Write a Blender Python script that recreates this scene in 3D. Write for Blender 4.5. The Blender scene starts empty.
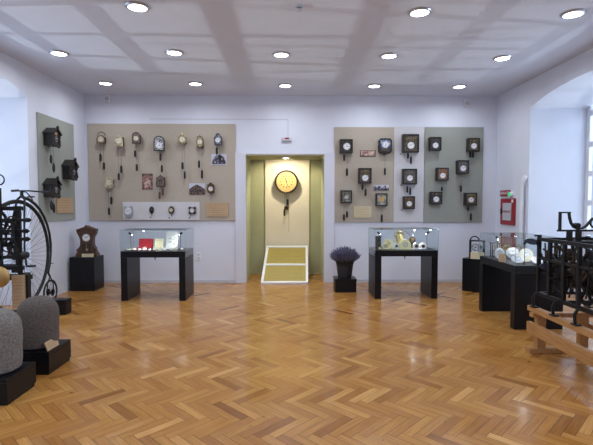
import bpy, bmesh, math, random
from mathutils import Vector, Matrix, Euler
random.seed(7)
C = bpy.context.scene.collection
PI = math.pi

# ------------------------------------------------------------------ camera
F = 445.0
CAM = Vector((0, 0, 1.6))
ROT = Euler((math.radians(90 - 2.5), 0, math.radians(-0.84)), 'XYZ').to_matrix()

def ray(px, py):
    return (ROT @ Vector(((px - 296.5) / F, -(py - 222.5) / F, -1.0))).normalized()
def PY(px, py, Y):
    d = ray(px, py); return CAM + d * ((Y - CAM.y) / d.y)
def PX(px, py, X):
    d = ray(px, py); return CAM + d * ((X - CAM.x) / d.x)
def PZ(px, py, Z):
    d = ray(px, py); return CAM + d * ((Z - CAM.z) / d.z)

# ------------------------------------------------------------------ materials
def newmat(name):
    m = bpy.data.materials.new(name); m.use_nodes = True
    nt = m.node_tree; b = nt.nodes['Principled BSDF']
    return m, nt, b
def srgb(c):
    def f(v):
        v /= 255.0
        return v / 12.92 if v <= .04045 else ((v + .055) / 1.055) ** 2.4
    return (f(c[0]), f(c[1]), f(c[2]), 1)
def mat(name, col, rough=.5, metal=0, noise=0.12, scale=12, bump=0, col2=None, spec=.5, stretch=(1, 1, 1), detail=4):
    m, nt, b = newmat(name)
    N, L = nt.nodes, nt.links
    c = srgb(col)
    tc = N.new('ShaderNodeTexCoord'); mp = N.new('ShaderNodeMapping'); mp.inputs['Scale'].default_value = stretch
    nz = N.new('ShaderNodeTexNoise'); nz.inputs['Scale'].default_value = scale; nz.inputs['Detail'].default_value = detail
    L.new(tc.outputs['Object'], mp.inputs[0]); L.new(mp.outputs[0], nz.inputs['Vector'])
    rp = N.new('ShaderNodeValToRGB')
    rp.color_ramp.elements[0].position = .3; rp.color_ramp.elements[1].position = .7
    if col2:
        rp.color_ramp.elements[0].color = srgb(col2); rp.color_ramp.elements[1].color = c
    else:
        rp.color_ramp.elements[0].color = (c[0]*(1-noise), c[1]*(1-noise), c[2]*(1-noise), 1)
        rp.color_ramp.elements[1].color = (min(1, c[0]*(1+noise)), min(1, c[1]*(1+noise)), min(1, c[2]*(1+noise)), 1)
    L.new(nz.outputs['Fac'], rp.inputs[0]); L.new(rp.outputs[0], b.inputs['Base Color'])
    b.inputs['Roughness'].default_value = rough; b.inputs['Metallic'].default_value = metal
    b.inputs['Specular IOR Level'].default_value = spec
    if bump:
        bp = N.new('ShaderNodeBump'); bp.inputs['Strength'].default_value = bump; bp.inputs['Distance'].default_value = .01
        L.new(nz.outputs['Fac'], bp.inputs['Height']); L.new(bp.outputs[0], b.inputs['Normal'])
    return m
def emit(name, col, s):
    m, nt, b = newmat(name)
    b.inputs['Base Color'].default_value = srgb(col)
    b.inputs['Emission Color'].default_value = srgb(col); b.inputs['Emission Strength'].default_value = s
    return m
def glass(name, tint=(245, 250, 252), ior=1.45, k=1.0):
    m, nt, b = newmat(name); N, L = nt.nodes, nt.links
    N.remove(b)
    out = N['Material Output']
    fr = N.new('ShaderNodeFresnel'); ge = N.new('ShaderNodeNewGeometry')
    mr = N.new('ShaderNodeMapRange'); mr.inputs['To Min'].default_value = ior; mr.inputs['To Max'].default_value = 1/ior
    L.new(ge.outputs['Backfacing'], mr.inputs['Value']); L.new(mr.outputs[0], fr.inputs['IOR'])
    t = N.new('ShaderNodeBsdfTransparent'); t.inputs[0].default_value = srgb(tint)
    g = N.new('ShaderNodeBsdfGlossy'); g.inputs['Roughness'].default_value = .02
    mx = N.new('ShaderNodeMixShader'); L.new(fr.outputs[0], mx.inputs[0]); L.new(t.outputs[0], mx.inputs[1]); L.new(g.outputs[0], mx.inputs[2])
    L.new(mx.outputs[0], out.inputs[0])
    return m

M = {}
M['wall'] = mat('wall_paint', (216, 220, 233), .75, noise=.02, scale=3, bump=.02)
M['reveal'] = mat('reveal_paint', (222, 226, 240), .75, noise=.015, scale=3)
M['ceil'] = mat('ceiling_paint', (206, 212, 228), .8, noise=.02, scale=2)
M['casing'] = mat('casing_paint', (211, 214, 227), .55, noise=.015, scale=3)
M['base'] = mat('baseboard_paint', (196, 196, 206), .5, noise=.03)
M['beige'] = mat('beige_felt', (176, 166, 153), .9, noise=.05, scale=40)
M['sage'] = mat('sage_felt', (151, 155, 148), .9, noise=.04, scale=40)
M['whitepanel'] = mat('white_board', (206, 205, 210), .6, noise=.02)
M['green'] = mat('olive_paint', (170, 172, 140), .8, noise=.04, scale=3)
M['cream'] = mat('cream_board', (222, 214, 196), .75, noise=.02, scale=3)
M['olivewood'] = mat('olive_board', (156, 140, 70), .5, noise=.16, scale=9, stretch=(2, 30, 30))
M['black'] = mat('black_laminate', (12, 14, 20), .36, noise=.06, scale=20, spec=.3)
M['velvet'] = mat('black_velvet', (18, 18, 21), .95, noise=.2, scale=60)
M['iron'] = mat('wrought_iron', (20, 21, 25), .5, metal=.3, noise=.3, scale=30, bump=.2)
M['steel'] = mat('dull_steel', (84, 92, 108), .45, metal=.5, noise=.2, scale=20)
M['bronze'] = mat('aged_bronze', (84, 66, 48), .45, metal=.6, noise=.3, scale=25)
M['brass'] = mat('polished_brass', (186, 154, 100), .42, metal=.6, noise=.12, scale=15)
M['blackwood'] = mat('ebonised_wood', (30, 27, 28), .4, noise=.25, scale=20, stretch=(1, 1, 6))
M['darkbrown'] = mat('dark_stained_wood', (58, 42, 34), .5, noise=.3, scale=22, bump=.4)
M['carved'] = mat('carved_walnut', (82, 56, 42), .45, noise=.35, scale=45, bump=.8)
M['pine'] = mat('varnished_pine', (186, 140, 90), .42, col2=(160, 114, 68), scale=6, stretch=(9, 1, 9))
M['oaksign'] = mat('pale_oak', (184, 156, 124), .6, noise=.12, scale=10, stretch=(1, 8, 12))
M['creamsign'] = mat('cream_card', (205, 192, 158), .6, noise=.04, scale=20)
M['ink'] = mat('brown_ink', (140, 118, 86), .8)
M['dial'] = mat('white_enamel', (232, 234, 240), .25, noise=.02)
M['dialcream'] = mat('cream_enamel', (226, 220, 200), .35, noise=.03)
M['creamdial'] = mat('cream_dial', (214, 205, 176), .4, noise=.1, scale=40)
M['tandial'] = mat('tan_dial', (214, 174, 112), .5, noise=.08, scale=20)
M['dialblack'] = mat('black_numeral', (24, 24, 28), .5)
M['stone'] = mat('grey_stone', (104, 96, 92), .95, col2=(72, 66, 65), scale=70, bump=.9, detail=9)
M['stone2'] = mat('pale_stone', (134, 130, 127), .95, col2=(92, 89, 88), scale=60, bump=1.0, detail=9)
M['red'] = mat('red_enamel', (150, 28, 40), .4, noise=.06)
M['redvelvet'] = mat('red_velvet', (160, 16, 36), .7, noise=.1, scale=40)
M['white'] = mat('white_plastic', (228, 230, 236), .4, noise=.02)
M['greysign'] = mat('grey_card', (190, 192, 200), .5, noise=.04)
M['steelgrey'] = mat('grey_enamel', (156, 158, 166), .4, noise=.1, scale=30)
M['greenlamp'] = emit('green_light', (60, 190, 120), .6)
M['lavender'] = mat('lavender_flower', (118, 116, 146), .9, col2=(78, 80, 96), scale=60)
M['stem'] = mat('dried_stem', (64, 68, 62), .9)
M['basket'] = mat('black_wicker', (28, 28, 32), .6, noise=.5, scale=90, bump=1)
M['rubber'] = mat('black_rubber', (16, 17, 20), .6)
M['glass'] = glass('case_glass', (249, 252, 253), 1.28)
M['winglass'] = glass('window_glass')
M['glassedge'] = mat('glass_edge', (150, 176, 180), .2)
M['led'] = emit('led_white', (240, 246, 255), 30)
M['lamp'] = emit('downlight_diffuser', (240, 244, 255), 9)
M['chrome'] = mat('silver_rim', (176, 178, 186), .3, metal=.8, noise=.05)

def frontmat(name, base, c1, c2, scale=60):
    """embossed clock fronts: ground colour with voronoi flecks of foliage"""
    m, nt, b = newmat(name); N, L = nt.nodes, nt.links
    tc = N.new('ShaderNodeTexCoord'); nz = N.new('ShaderNodeTexNoise'); nz.inputs['Scale'].default_value = scale; nz.inputs['Detail'].default_value = 3
    L.new(tc.outputs['Object'], nz.inputs['Vector'])
    rp = N.new('ShaderNodeValToRGB'); e = rp.color_ramp.elements
    e[0].position = .38; e[0].color = srgb(base); e[1].position = .66; e[1].color = srgb(c2)
    n = e.new(.52); n.color = srgb(c1)
    L.new(nz.outputs['Fac'], rp.inputs[0]); L.new(rp.outputs[0], b.inputs['Base Color'])
    bp = N.new('ShaderNodeBump'); bp.inputs['Strength'].default_value = .6; bp.inputs['Distance'].default_value = .01
    L.new(nz.outputs['Fac'], bp.inputs['Height']); L.new(bp.outputs[0], b.inputs['Normal'])
    b.inputs['Roughness'].default_value = .45; b.inputs['Metallic'].default_value = .25
    return m
M['front_gold'] = frontmat('embossed_gold_front', (40, 34, 32), (84, 74, 58), (132, 118, 88))
M['front_grey'] = frontmat('embossed_grey_front', (52, 50, 52), (92, 88, 84), (120, 114, 104))
M['front_brown'] = frontmat('embossed_brown_front', (52, 38, 32), (92, 70, 54), (128, 98, 74))
M['front_dark'] = frontmat('embossed_dark_front', (28, 26, 28), (52, 48, 48), (84, 78, 72))
M['front_copper'] = frontmat('copper_front', (92, 62, 48), (134, 96, 74), (160, 120, 96))
M['front_blue'] = frontmat('painted_blue_front', (40, 58, 98), (96, 116, 160), (190, 196, 206), 14)
M['front_pale'] = frontmat('painted_pale_front', (120, 126, 128), (158, 160, 156), (190, 184, 168), 16)
M['front_teal'] = frontmat('painted_grey_front', (66, 76, 80), (104, 112, 114), (150, 152, 148), 20)
M['paint_black'] = frontmat('floral_black_shield', (44, 42, 46), (150, 150, 156), (214, 214, 220), 60)
M['paint_cream'] = frontmat('floral_cream_shield', (150, 140, 112), (190, 182, 152), (206, 198, 170), 40)
M['paint_mauve'] = frontmat('floral_brown_shield', (70, 56, 54), (112, 94, 88), (150, 134, 124), 60)
M['paint_gilt'] = frontmat('gilt_shield', (96, 86, 62), (154, 143, 106), (196, 188, 152), 60)
M['paint_blue'] = frontmat('blue_grey_shield', (48, 54, 72), (96, 102, 120), (150, 154, 164), 22)
M['photo_red'] = frontmat('reddish_photo', (88, 60, 60), (142, 104, 100), (176, 138, 130), 30)
M['photo_dark'] = frontmat('dark_photo', (38, 36, 46), (88, 74, 72), (150, 118, 100), 40)
M['photo_sky'] = mat('photo_sky', (196, 198, 214), .5, noise=.05)
M['photo_pink'] = frontmat('pink_photo', (120, 88, 82), (190, 160, 150), (214, 190, 180), 18)
M['photo_violet'] = frontmat('violet_photo', (50, 48, 62), (96, 92, 112), (176, 172, 184), 26)
M['gilt_dull'] = mat('dull_gilt_ornament', (128, 112, 84), .5, metal=.4, noise=.3, scale=60)
M['gilt'] = mat('gilt_figure', (214, 196, 132), .35, metal=.5, noise=.2, scale=60, bump=.4)
M['yellowglow'] = mat('ivory_alabaster', (242, 234, 186), .4, noise=.04)
M['paper'] = mat('white_paper', (232, 232, 226), .7, noise=.02)
M['yellowpaper'] = mat('cream_paper', (228, 222, 180), .7, noise=.03)

def parquet():
    m, nt, b = newmat('oak_parquet'); N, L = nt.nodes, nt.links
    at = N.new('ShaderNodeAttribute'); at.attribute_name = 'tone'
    sp = N.new('ShaderNodeSeparateColor'); L.new(at.outputs['Color'], sp.inputs[0])
    rp = N.new('ShaderNodeValToRGB'); e = rp.color_ramp.elements
    e[0].position = 0; e[0].color = srgb((132, 84, 40)); e[1].position = 1; e[1].color = srgb((210, 162, 98))
    a = e.new(.3); a.color = srgb((168, 116, 58)); a = e.new(.75); a.color = srgb((190, 140, 76))
    L.new(sp.outputs[0], rp.inputs[0])
    uv = N.new('ShaderNodeUVMap'); uv.uv_map = 'UVMap'
    mp = N.new('ShaderNodeMapping'); mp.inputs['Scale'].default_value = (3.5, 55, 1)
    L.new(uv.outputs[0], mp.inputs[0])
    nz = N.new('ShaderNodeTexNoise'); nz.inputs['Scale'].default_value = 1; nz.inputs['Detail'].default_value = 6; nz.inputs['Roughness'].default_value = .65
    L.new(mp.outputs[0], nz.inputs['Vector'])
    r2 = N.new('ShaderNodeValToRGB'); r2.color_ramp.elements[0].position = .3; r2.color_ramp.elements[0].color = (.66, .58, .5, 1); r2.color_ramp.elements[1].position = .65; r2.color_ramp.elements[1].color = (1.06, 1.06, 1.06, 1)
    L.new(nz.outputs['Fac'], r2.inputs[0])
    mx = N.new('ShaderNodeMix'); mx.data_type = 'RGBA'; mx.blend_type = 'MULTIPLY'; mx.inputs['Factor'].default_value = .8
    L.new(rp.outputs[0], mx.inputs['A']); L.new(r2.outputs[0], mx.inputs['B'])
    # rare dark knots
    tc = N.new('ShaderNodeTexCoord'); vz = N.new('ShaderNodeTexNoise'); vz.inputs['Scale'].default_value = 9; vz.inputs['Detail'].default_value = 2
    L.new(tc.outputs['Object'], vz.inputs['Vector'])
    r3 = N.new('ShaderNodeValToRGB'); r3.color_ramp.elements[0].position = .23; r3.color_ramp.elements[0].color = (.25, .2, .18, 1); r3.color_ramp.elements[1].position = .27; r3.color_ramp.elements[1].color = (1, 1, 1, 1)
    L.new(vz.outputs['Fac'], r3.inputs[0])
    m2 = N.new('ShaderNodeMix'); m2.data_type = 'RGBA'; m2.blend_type = 'MULTIPLY'; m2.inputs['Factor'].default_value = .8
    L.new(mx.outputs['Result'], m2.inputs['A']); L.new(r3.outputs[0], m2.inputs['B'])
    L.new(m2.outputs['Result'], b.inputs['Base Color'])
    b.inputs['Roughness'].default_value = .2
    rr = N.new('ShaderNodeMapRange'); rr.inputs['To Min'].default_value = .13; rr.inputs['To Max'].default_value = .27
    L.new(sp.outputs[1], rr.inputs['Value']); L.new(rr.outputs[0], b.inputs['Roughness'])
    bp = N.new('ShaderNodeBump'); bp.inputs['Strength'].default_value = .06; bp.inputs['Distance'].default_value = .002
    L.new(nz.outputs['Fac'], bp.inputs['Height']); L.new(bp.outputs[0], b.inputs['Normal'])
    return m
M['parquet'] = parquet()

# ------------------------------------------------------------------ mesh builder
class MB:
    def __init__(s): s.bm = bmesh.new()
    def _x(s, vs, mtx):
        if mtx is not None: bmesh.ops.transform(s.bm, matrix=mtx, verts=vs)
    def box(s, c, d, rot=None, bev=0):
        r = bmesh.ops.create_cube(s.bm, size=1); vs = r['verts']
        bmesh.ops.scale(s.bm, vec=Vector(d), verts=vs)
        if bev:
            es = list({e for v in vs for e in v.link_edges})
            rb = bmesh.ops.bevel(s.bm, geom=es, offset=min(bev, min(d)*.45), segments=2, affect='EDGES', profile=.6)
            vs = list({v for f in rb['faces'] for v in f.verts} | {v for v in vs if v.is_valid})
        if rot is not None: s._x(vs, rot.to_4x4() if not isinstance(rot, Matrix) or len(rot) == 3 else rot)
        bmesh.ops.translate(s.bm, vec=Vector(c), verts=vs)
        return s
    def b2(s, x0, x1, y0, y1, z0, z1, bev=0):
        return s.box(((x0+x1)/2, (y0+y1)/2, (z0+z1)/2), (abs(x1-x0), abs(y1-y0), abs(z1-z0)), bev=bev)
    def cyl(s, p0, p1, r, r2=None, seg=16, caps=True):
        p0, p1 = Vector(p0), Vector(p1); d = p1 - p0
        g = bmesh.ops.create_cone(s.bm, cap_ends=caps, segments=seg, radius1=r, radius2=r if r2 is None else r2, depth=d.length)
        q = Vector((0, 0, 1)).rotation_difference(d.normalized()).to_matrix().to_4x4()
        s._x(g['verts'], Matrix.Translation((p0 + p1) / 2) @ q)
        return s
    def bar(s, p0, p1, w, h, up=(0, 0, 1)):
        p0, p1 = Vector(p0), Vector(p1); d = (p1 - p0); L = d.length; d.normalize(); up = Vector(up)
        sx = d.cross(up)
        if sx.length < 1e-4: sx = Vector((1, 0, 0))
        sx.normalize(); uz = sx.cross(d)
        m = Matrix((sx, d, uz)).transposed()
        return s.box((p0 + p1) / 2, (w, L, h), rot=m)
    def tube(s, pts, r, seg=8):
        pts = [Vector(p) for p in pts]; rs = r if isinstance(r, (list, tuple)) else [r]*len(pts)
        rings = []; prev = None
        for i, p in enumerate(pts):
            t = (pts[min(i+1, len(pts)-1)] - pts[max(i-1, 0)]).normalized()
            if prev is None:
                a = t.orthogonal().normalized()
            else:
                a = (prev - t * prev.dot(t)).normalized()
            prev = a; b = t.cross(a)
            rings.append([s.bm.verts.new(p + (a*math.cos(2*PI*k/seg) + b*math.sin(2*PI*k/seg))*rs[i]) for k in range(seg)])
        for i in range(len(rings)-1):
            for k in range(seg):
                s.bm.faces.new((rings[i][k], rings[i][(k+1) % seg], rings[i+1][(k+1) % seg], rings[i+1][k]))
        s.bm.faces.new(rings[0][::-1]); s.bm.faces.new(rings[-1])
        return s
    def lathe(s, prof, o=(0, 0, 0), axis='z', seg=24, sx=1, sy=1):
        o = Vector(o); rings = []
        def P(r, h, a):
            c, q = r*math.cos(a)*sx, r*math.sin(a)*sy
            return o + {'z': Vector((c, q, h)), 'y': Vector((c, -h, q)), 'x': Vector((h, c, q))}[axis]
        for r, h in prof:
            rings.append([s.bm.verts.new(P(max(r, 1e-4), h, 2*PI*k/seg)) for k in range(seg)])
        for i in range(len(rings)-1):
            for k in range(seg):
                s.bm.faces.new((rings[i][k], rings[i][(k+1) % seg], rings[i+1][(k+1) % seg], rings[i+1][k]))
        s.bm.faces.new(rings[0][::-1]); s.bm.faces.new(rings[-1])
        return s
    def prism(s, poly, d0, d1, axis='y', o=(0, 0, 0)):
        """poly in the plane normal to axis, extruded from d0 to d1"""
        o = Vector(o)
        def P(a, b, d): return o + {'y': Vector((a, d, b)), 'x': Vector((d, a, b)), 'z': Vector((a, b, d))}[axis]
        A = [s.bm.verts.new(P(a, b, d0)) for a, b in poly]; B = [s.bm.verts.new(P(a, b, d1)) for a, b in poly]
        n = len(poly)
        s.bm.faces.new(A); s.bm.faces.new(B[::-1])
        for i in range(n):
            s.bm.faces.new((A[i], B[i], B[(i+1) % n], A[(i+1) % n]))
        return s
    def ring(s, c, axis, R, r, seg=48, ms=10, a0=0, a1=2*PI, sq=None):
        c = Vector(c); ax = Vector(axis).normalized(); u = ax.orthogonal().normalized()
        if abs(ax.x) > .9: u = Vector((0, 1, 0))
        if abs(ax.y) > .9: u = Vector((1, 0, 0))
        v = ax.cross(u)
        if abs(ax.y) > .9: v = -v
        full = abs(a1 - a0 - 2*PI) < 1e-4
        n = seg if full else seg + 1; rings = []
        for i in range(n):
            a = a0 + (a1-a0)*i/seg; d = u*math.cos(a) + v*math.sin(a); row = []
            for k in range(ms):
                b = 2*PI*k/ms
                if sq: off = d*(R + (sq[0] if math.cos(b+.01) > 0 else -sq[0])) + ax*(sq[1] if math.sin(b+.01) > 0 else -sq[1])
                else: off = d*(R + r*math.cos(b)) + ax*(r*math.sin(b))
                row.append(s.bm.verts.new(c + off))
            rings.append(row)
        for i in range(n if full else n-1):
            A, B = rings[i], rings[(i+1) % n]
            for k in range(ms):
                s.bm.faces.new((A[k], A[(k+1) % ms], B[(k+1) % ms], B[k]))
        if not full: s.bm.faces.new(rings[0]); s.bm.faces.new(rings[-1][::-1])
        return s
    def ball(s, c, r, sc=(1, 1, 1), seg=16):
        g = bmesh.ops.create_uvsphere(s.bm, u_segments=seg, v_segments=max(6, seg*2//3), radius=r)
        bmesh.ops.scale(s.bm, vec=Vector(sc), verts=g['verts']); bmesh.ops.translate(s.bm, vec=Vector(c), verts=g['verts'])
        return s
    def gear(s, c, axis, R, w, teeth=36, spokes=5):
        c = Vector(c); ax = Vector(axis).normalized()
        u = Vector((0, 1, 0)) if abs(ax.x) > .9 else Vector((1, 0, 0)); v = ax.cross(u)
        n = teeth*4; ri = R*.8; rings = []
        for i in range(n):
            a = 2*PI*i/n; ro = R if i % 4 < 2 else R*.93
            d = u*math.cos(a) + v*math.sin(a)
            rings.append([s.bm.verts.new(c + d*rr + ax*h) for rr, h in ((ro, -w/2), (ro, w/2), (ri, w/2), (ri, -w/2))])
        for i in range(n):
            A, B = rings[i], rings[(i+1) % n]
            for k in range(4): s.bm.faces.new((A[k], A[(k+1) % 4], B[(k+1) % 4], B[k]))
        for k in range(spokes):
            a = 2*PI*k/spokes + .3; d = u*math.cos(a) + v*math.sin(a)
            s.bar(c, c + d*R*.84, w*.9, R*.09, up=ax.cross(d))
        s.cyl(c - ax*w, c + ax*w, R*.17, seg=12)
        return s
    def build(s, name, material, parent=None, rel=None, smooth=False):
        if rel is not None: bmesh.ops.translate(s.bm, vec=-Vector(rel), verts=s.bm.verts)
        bmesh.ops.recalc_face_normals(s.bm, faces=s.bm.faces)
        me = bpy.data.meshes.new(name); s.bm.to_mesh(me); s.bm.free()
        ms = material if isinstance(material, (list, tuple)) else [material]
        for q in ms: me.materials.append(q)
        o = bpy.data.objects.new(name, me); C.objects.link(o)
        if parent: o.parent = parent
        if smooth:
            for p in me.polygons: p.use_smooth = True
            me.set_sharp_from_angle(angle=math.radians(40))
        return o

def tag(o, label=None, cat=None, group=None, kind=None):
    if label: o['label'] = label
    if cat: o['category'] = cat
    if group: o['group'] = group
    if kind: o['kind'] = kind
    return o
def thing(name, loc, label, cat, group=None, rz=0, rot=None):
    o = bpy.data.objects.new(name, None); C.objects.link(o); o.location = loc
    o.empty_display_size = .1
    o.rotation_euler = rot if rot else (0, 0, rz)
    return tag(o, label, cat, group)
def struct(name, mb, m, smooth=False):
    return tag(mb.build(name, m, smooth=smooth), kind='structure')
def copy_tree(o, parent=None):
    c = o.copy(); C.objects.link(c); c.parent = parent
    for ch in list(o.children): copy_tree(ch, c)
    return c

# ------------------------------------------------------------------ room
XL, XR, YB, YF, H = -4.05, 4.14, 8.9, -3.2, 3.72
TH = 1.07
RY = 10.0                       # back of the recess
DX0, DX1 = PY(246, 220, YB).x, PY(324, 220, YB).x
DZ = PY(285, 154.5, YB).z

def floor_mesh():
    n, w = 5, .073
    bm = bmesh.new(); uvl = bm.loops.layers.uv.new('UVMap'); cl = bm.loops.layers.float_color.new('tone')
    x0, x1, y0, y1 = XL - TH, XR + TH, YF, RY
    s2 = math.sqrt(.5); U = Vector((s2, -s2)); V = Vector((s2, s2)); g = .0014
    R = 150
    rng = random.Random(3)
    for i in range(-R, R):
        for j in range(-R, R):
            d = (i - j) % (2*n)
            if d == 0: a0, a1, b0, b1, hor = i, i+n, j, j+1, True
            elif d == 2*n-1: a0, a1, b0, b1, hor = i, i+1, j, j+n, False
            else: continue
            c = (U*(a0+a1)/2 + V*(b0+b1)/2)*w + Vector((0, 4))
            if not (x0-.3 < c.x < x1+.3 and y0-.3 < c.y < y1+.3): continue
            pts = []
            for a, b in ((a0, b0), (a1, b0), (a1, b1), (a0, b1)):
                ga = g if a == a0 else -g; gb = g if b == b0 else -g
                p = U*(a*w+ga) + V*(b*w+gb) + Vector((0, 4))
                pts.append(bm.verts.new((p.x, p.y, 0)))
            f = bm.faces.new(pts)
            if f.normal.z < 0: f.normal_flip()
            t = min(1, max(0, rng.gauss(.52, .165))); r = rng.random(); ou, ov = rng.random()*50, rng.random()*50
            uvs = {pts[0]: (0, 0), pts[1]: (1, 0), pts[2]: (1, 1), pts[3]: (0, 1)}
            for l in f.loops:
                q = uvs[l.vert]
                if hor: uu = (q[0]*n*w + ou, q[1]*w + ov)
                else: uu = (q[1]*n*w + ou, q[0]*w + ov)
                l[uvl].uv = uu; l[cl] = (t, r, 0, 1)
    for co, no in (((x0, 0, 0), (-1, 0, 0)), ((x1, 0, 0), (1, 0, 0)), ((0, y0, 0), (0, -1, 0)), ((0, y1, 0), (0, 1, 0))):
        bmesh.ops.bisect_plane(bm, geom=bm.verts[:]+bm.edges[:]+bm.faces[:], plane_co=co, plane_no=no, clear_outer=True)
    # dark bed under the boards shows in the joints
    nf = len(bm.faces)
    vs = [bm.verts.new(p) for p in ((x0, y0, -.0015), (x1, y0, -.0015), (x1, y1, -.0015), (x0, y1, -.0015))]
    f = bm.faces.new(vs); f.material_index = 1
    bot = [bm.verts.new(p) for p in ((x0, y0, -.1), (x1, y0, -.1), (x1, y1, -.1), (x0, y1, -.1))]
    f2 = bm.faces.new(bot[::-1]); f2.material_index = 1
    for k in range(4):
        f3 = bm.faces.new((vs[k], bot[k], bot[(k+1) % 4], vs[(k+1) % 4])); f3.material_index = 1
    me = bpy.data.meshes.new('floor'); bm.to_mesh(me); bm.free()
    me.materials.append(M['parquet']); me.materials.append(mat('joint_filler', (48, 28, 15), .8))
    o = bpy.data.objects.new('floor', me); C.objects.link(o); tag(o, kind='structure')
floor_mesh()

struct('ceiling', MB().b2(XL-TH, XR+TH, YF, YB+.3, H, H+.15), M['ceil'])
mb = MB()
mb.b2(XL, DX0, YB, YB+.25, -.02, H); mb.b2(DX1, XR, YB, YB+.25, -.02, H); mb.b2(DX0, DX1, YB, YB+.25, DZ, H)
struct('wall_back', mb, M['wall'])
mb = MB()
mb.b2(DX0-.1, DX0, YB+.25, RY, -.02, DZ+.15); mb.b2(DX1, DX1+.1, YB+.25, RY, -.02, DZ+.15)
mb.b2(DX0-.1, DX1+.1, RY, RY+.1, -.02, DZ+.15)
struct('wall_recess', mb, M['green'])
# green lining on the reveals of the opening
mb = MB(); mb.b2(DX0, DX0+.006, YB+.01, YB+.252, 0, DZ); mb.b2(DX1-.006, DX1, YB+.01, YB+.252, 0, DZ)
struct('trim_1', mb, M['green'])
struct('ceiling_recess', MB().b2(DX0-.1, DX1+.1, YB+.25, RY+.1, DZ, DZ+.14), M['green'])
struct('wall_front', MB().b2(XL-TH, XR+TH, YF-.15, YF, -.02, H), M['wall'])

def side_wall(name, xa, xb, openings, m):
    """wall slab between xa and xb along Y with segmental arched niches (y0, y1, spring, rise)"""
    mb = MB(); y = YF
    for (y0, y1, sp, rise) in openings:
        mb.b2(xa, xb, y, y0, -.02, H)
        n = 18; poly = [(y0, H), (y0, sp)]
        for k in range(1, n):
            t = k/n; poly.append((y0 + (y1-y0)*t, sp + rise*(1-(2*t-1)**2)**.75))
        poly += [(y1, sp), (y1, H)]
        mb.prism(poly, xa, xb, axis='x')
        y = y1
    mb.b2(xa, xb, y, YB+.25, -.02, H)
    return struct(name, mb, m)
sL = PX(27, 97.5, XL); sR = PX(530.5, 108.5, XR)
LOP = [(-1.4, 1.6, sL.z, .2), (sL.y-2.6, sL.y, sL.z, .2)]
ROP = [(-1.0, 2.0, sR.z, .19), (sR.y-2.9, sR.y, sR.z, .19)]
side_wall('wall_left', XL-TH, XL, LOP, M['wall'])
side_wall('wall_right', XR, XR+TH, ROP, M['wall'])
# windows at the outer face of the niches
wn = 0
for side, ops in ((-1, LOP), (1, ROP)):
    for (y0, y1, sp, rise) in ops:
        wn += 1
        x = (XL - TH + .06) if side < 0 else (XR + TH - .06)
        mb = MB()
        for yy in (y0+.05, y1-.05, (y0+y1)/2, (y0*.75+y1*.25), (y0*.25+y1*.75)): mb.b2(x-.03, x+.03, yy-.04, yy+.04, .55, sp+rise-.02)
        for zz in (.55, 1.1, 1.6, 2.1, 2.6, sp-.1): mb.b2(x-.028, x+.028, y0, y1, zz-.045, zz+.045)  # extra crossbars added to narrow the light bands thrown on the ceiling
        fr = struct('window_%d' % wn, mb, M['white'])
        mb = MB(); mb.b2(x-.003, x+.003, y0, y1, .55, sp+rise)
        g = mb.build('pane', M['winglass'], fr)
        struct('trim_%d' % (wn+10), MB().b2(x-.05, x+.05, y0, y1, 0, .52), M['reveal'])
# casing round the recess
mb = MB(); cx0, cx1 = PY(235.5, 220, YB).x, PY(334.3, 220, YB).x
mb.b2(cx0, DX0, YB-.03, YB, 0, DZ+.01, bev=.004); mb.b2(DX1, cx1, YB-.03, YB, 0, DZ+.01, bev=.004)
mb.b2(cx0, cx1, YB-.034, YB, DZ, DZ+.03)
struct('trim_2', mb, M['casing'])
mb = MB(); mb.b2(XL, cx0, YB-.015, YB, 0, .06); mb.b2(cx1, XR, YB-.015, YB, 0, .06)
struct('baseboard_back', mb, M['base'])
# conduit along the back wall
a = PY(150, 119, YB); b = PY(288, 119.5, YB)
mb = MB(); mb.b2(a.x, b.x, YB-.008, YB, a.z-.008, a.z+.008); mb.b2(b.x-.008, b.x+.008, YB-.008, YB, PY(286, 137, YB).z, a.z)
struct('trim_3', mb, M['base'])
# low coving ridge on the left wall under the ceiling
mb = MB(); pts = [PX(x, y, XL+.01) for x, y in ((48, 79.5), (55, 80.5), (62, 83), (70, 87), (78, 91))]
mb.tube(pts, [.01, .02, .02, .018, .01], 6)
struct('trim_4', mb, M['casing'])

# ------------------------------------------------------------------ generic bits
def text_lines(parent, w, h, y, rows=5, m='ink', seed=1, x0=0, z0=0, th=None):
    rng = random.Random(seed); mb = MB(); th = th or h/rows*.1
    for r in range(rows):
        z = z0 + h/2 - h*(r+1)/(rows+1); x = -w*.42; end = w*.42*(rng.uniform(.6, 1) if r else .7)
        while x < end:
            l = min(rng.uniform(.05, .16)*w, end-x+.001)
            mb.b2(x0+x, x0+x+l, y-.0015, y, z-th/2, z+th/2); x += l + w*.02
    return mb.build('lettering', M[m], parent)
def hands(parent, c, r, y, m='dialblack', hm=(10, 9)):
    mb = MB(); z = Vector((c[0], y, c[1]))
    for ln, wd, ang in ((.5, .12, hm[0]*30+hm[1]*.5), (.78, .075, hm[1]*6)):
        a = math.radians(ang); d = Vector((math.sin(a), 0, math.cos(a)))
        mb.bar(z - d*r*.12, z + d*r*ln, wd*r, .002, up=(0, 1, 0))
    mb.cyl(z + Vector((0, -.002, 0)), z + Vector((0, .002, 0)), r*.1, seg=10)
    return mb.build('hands', M[m], parent)
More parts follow.
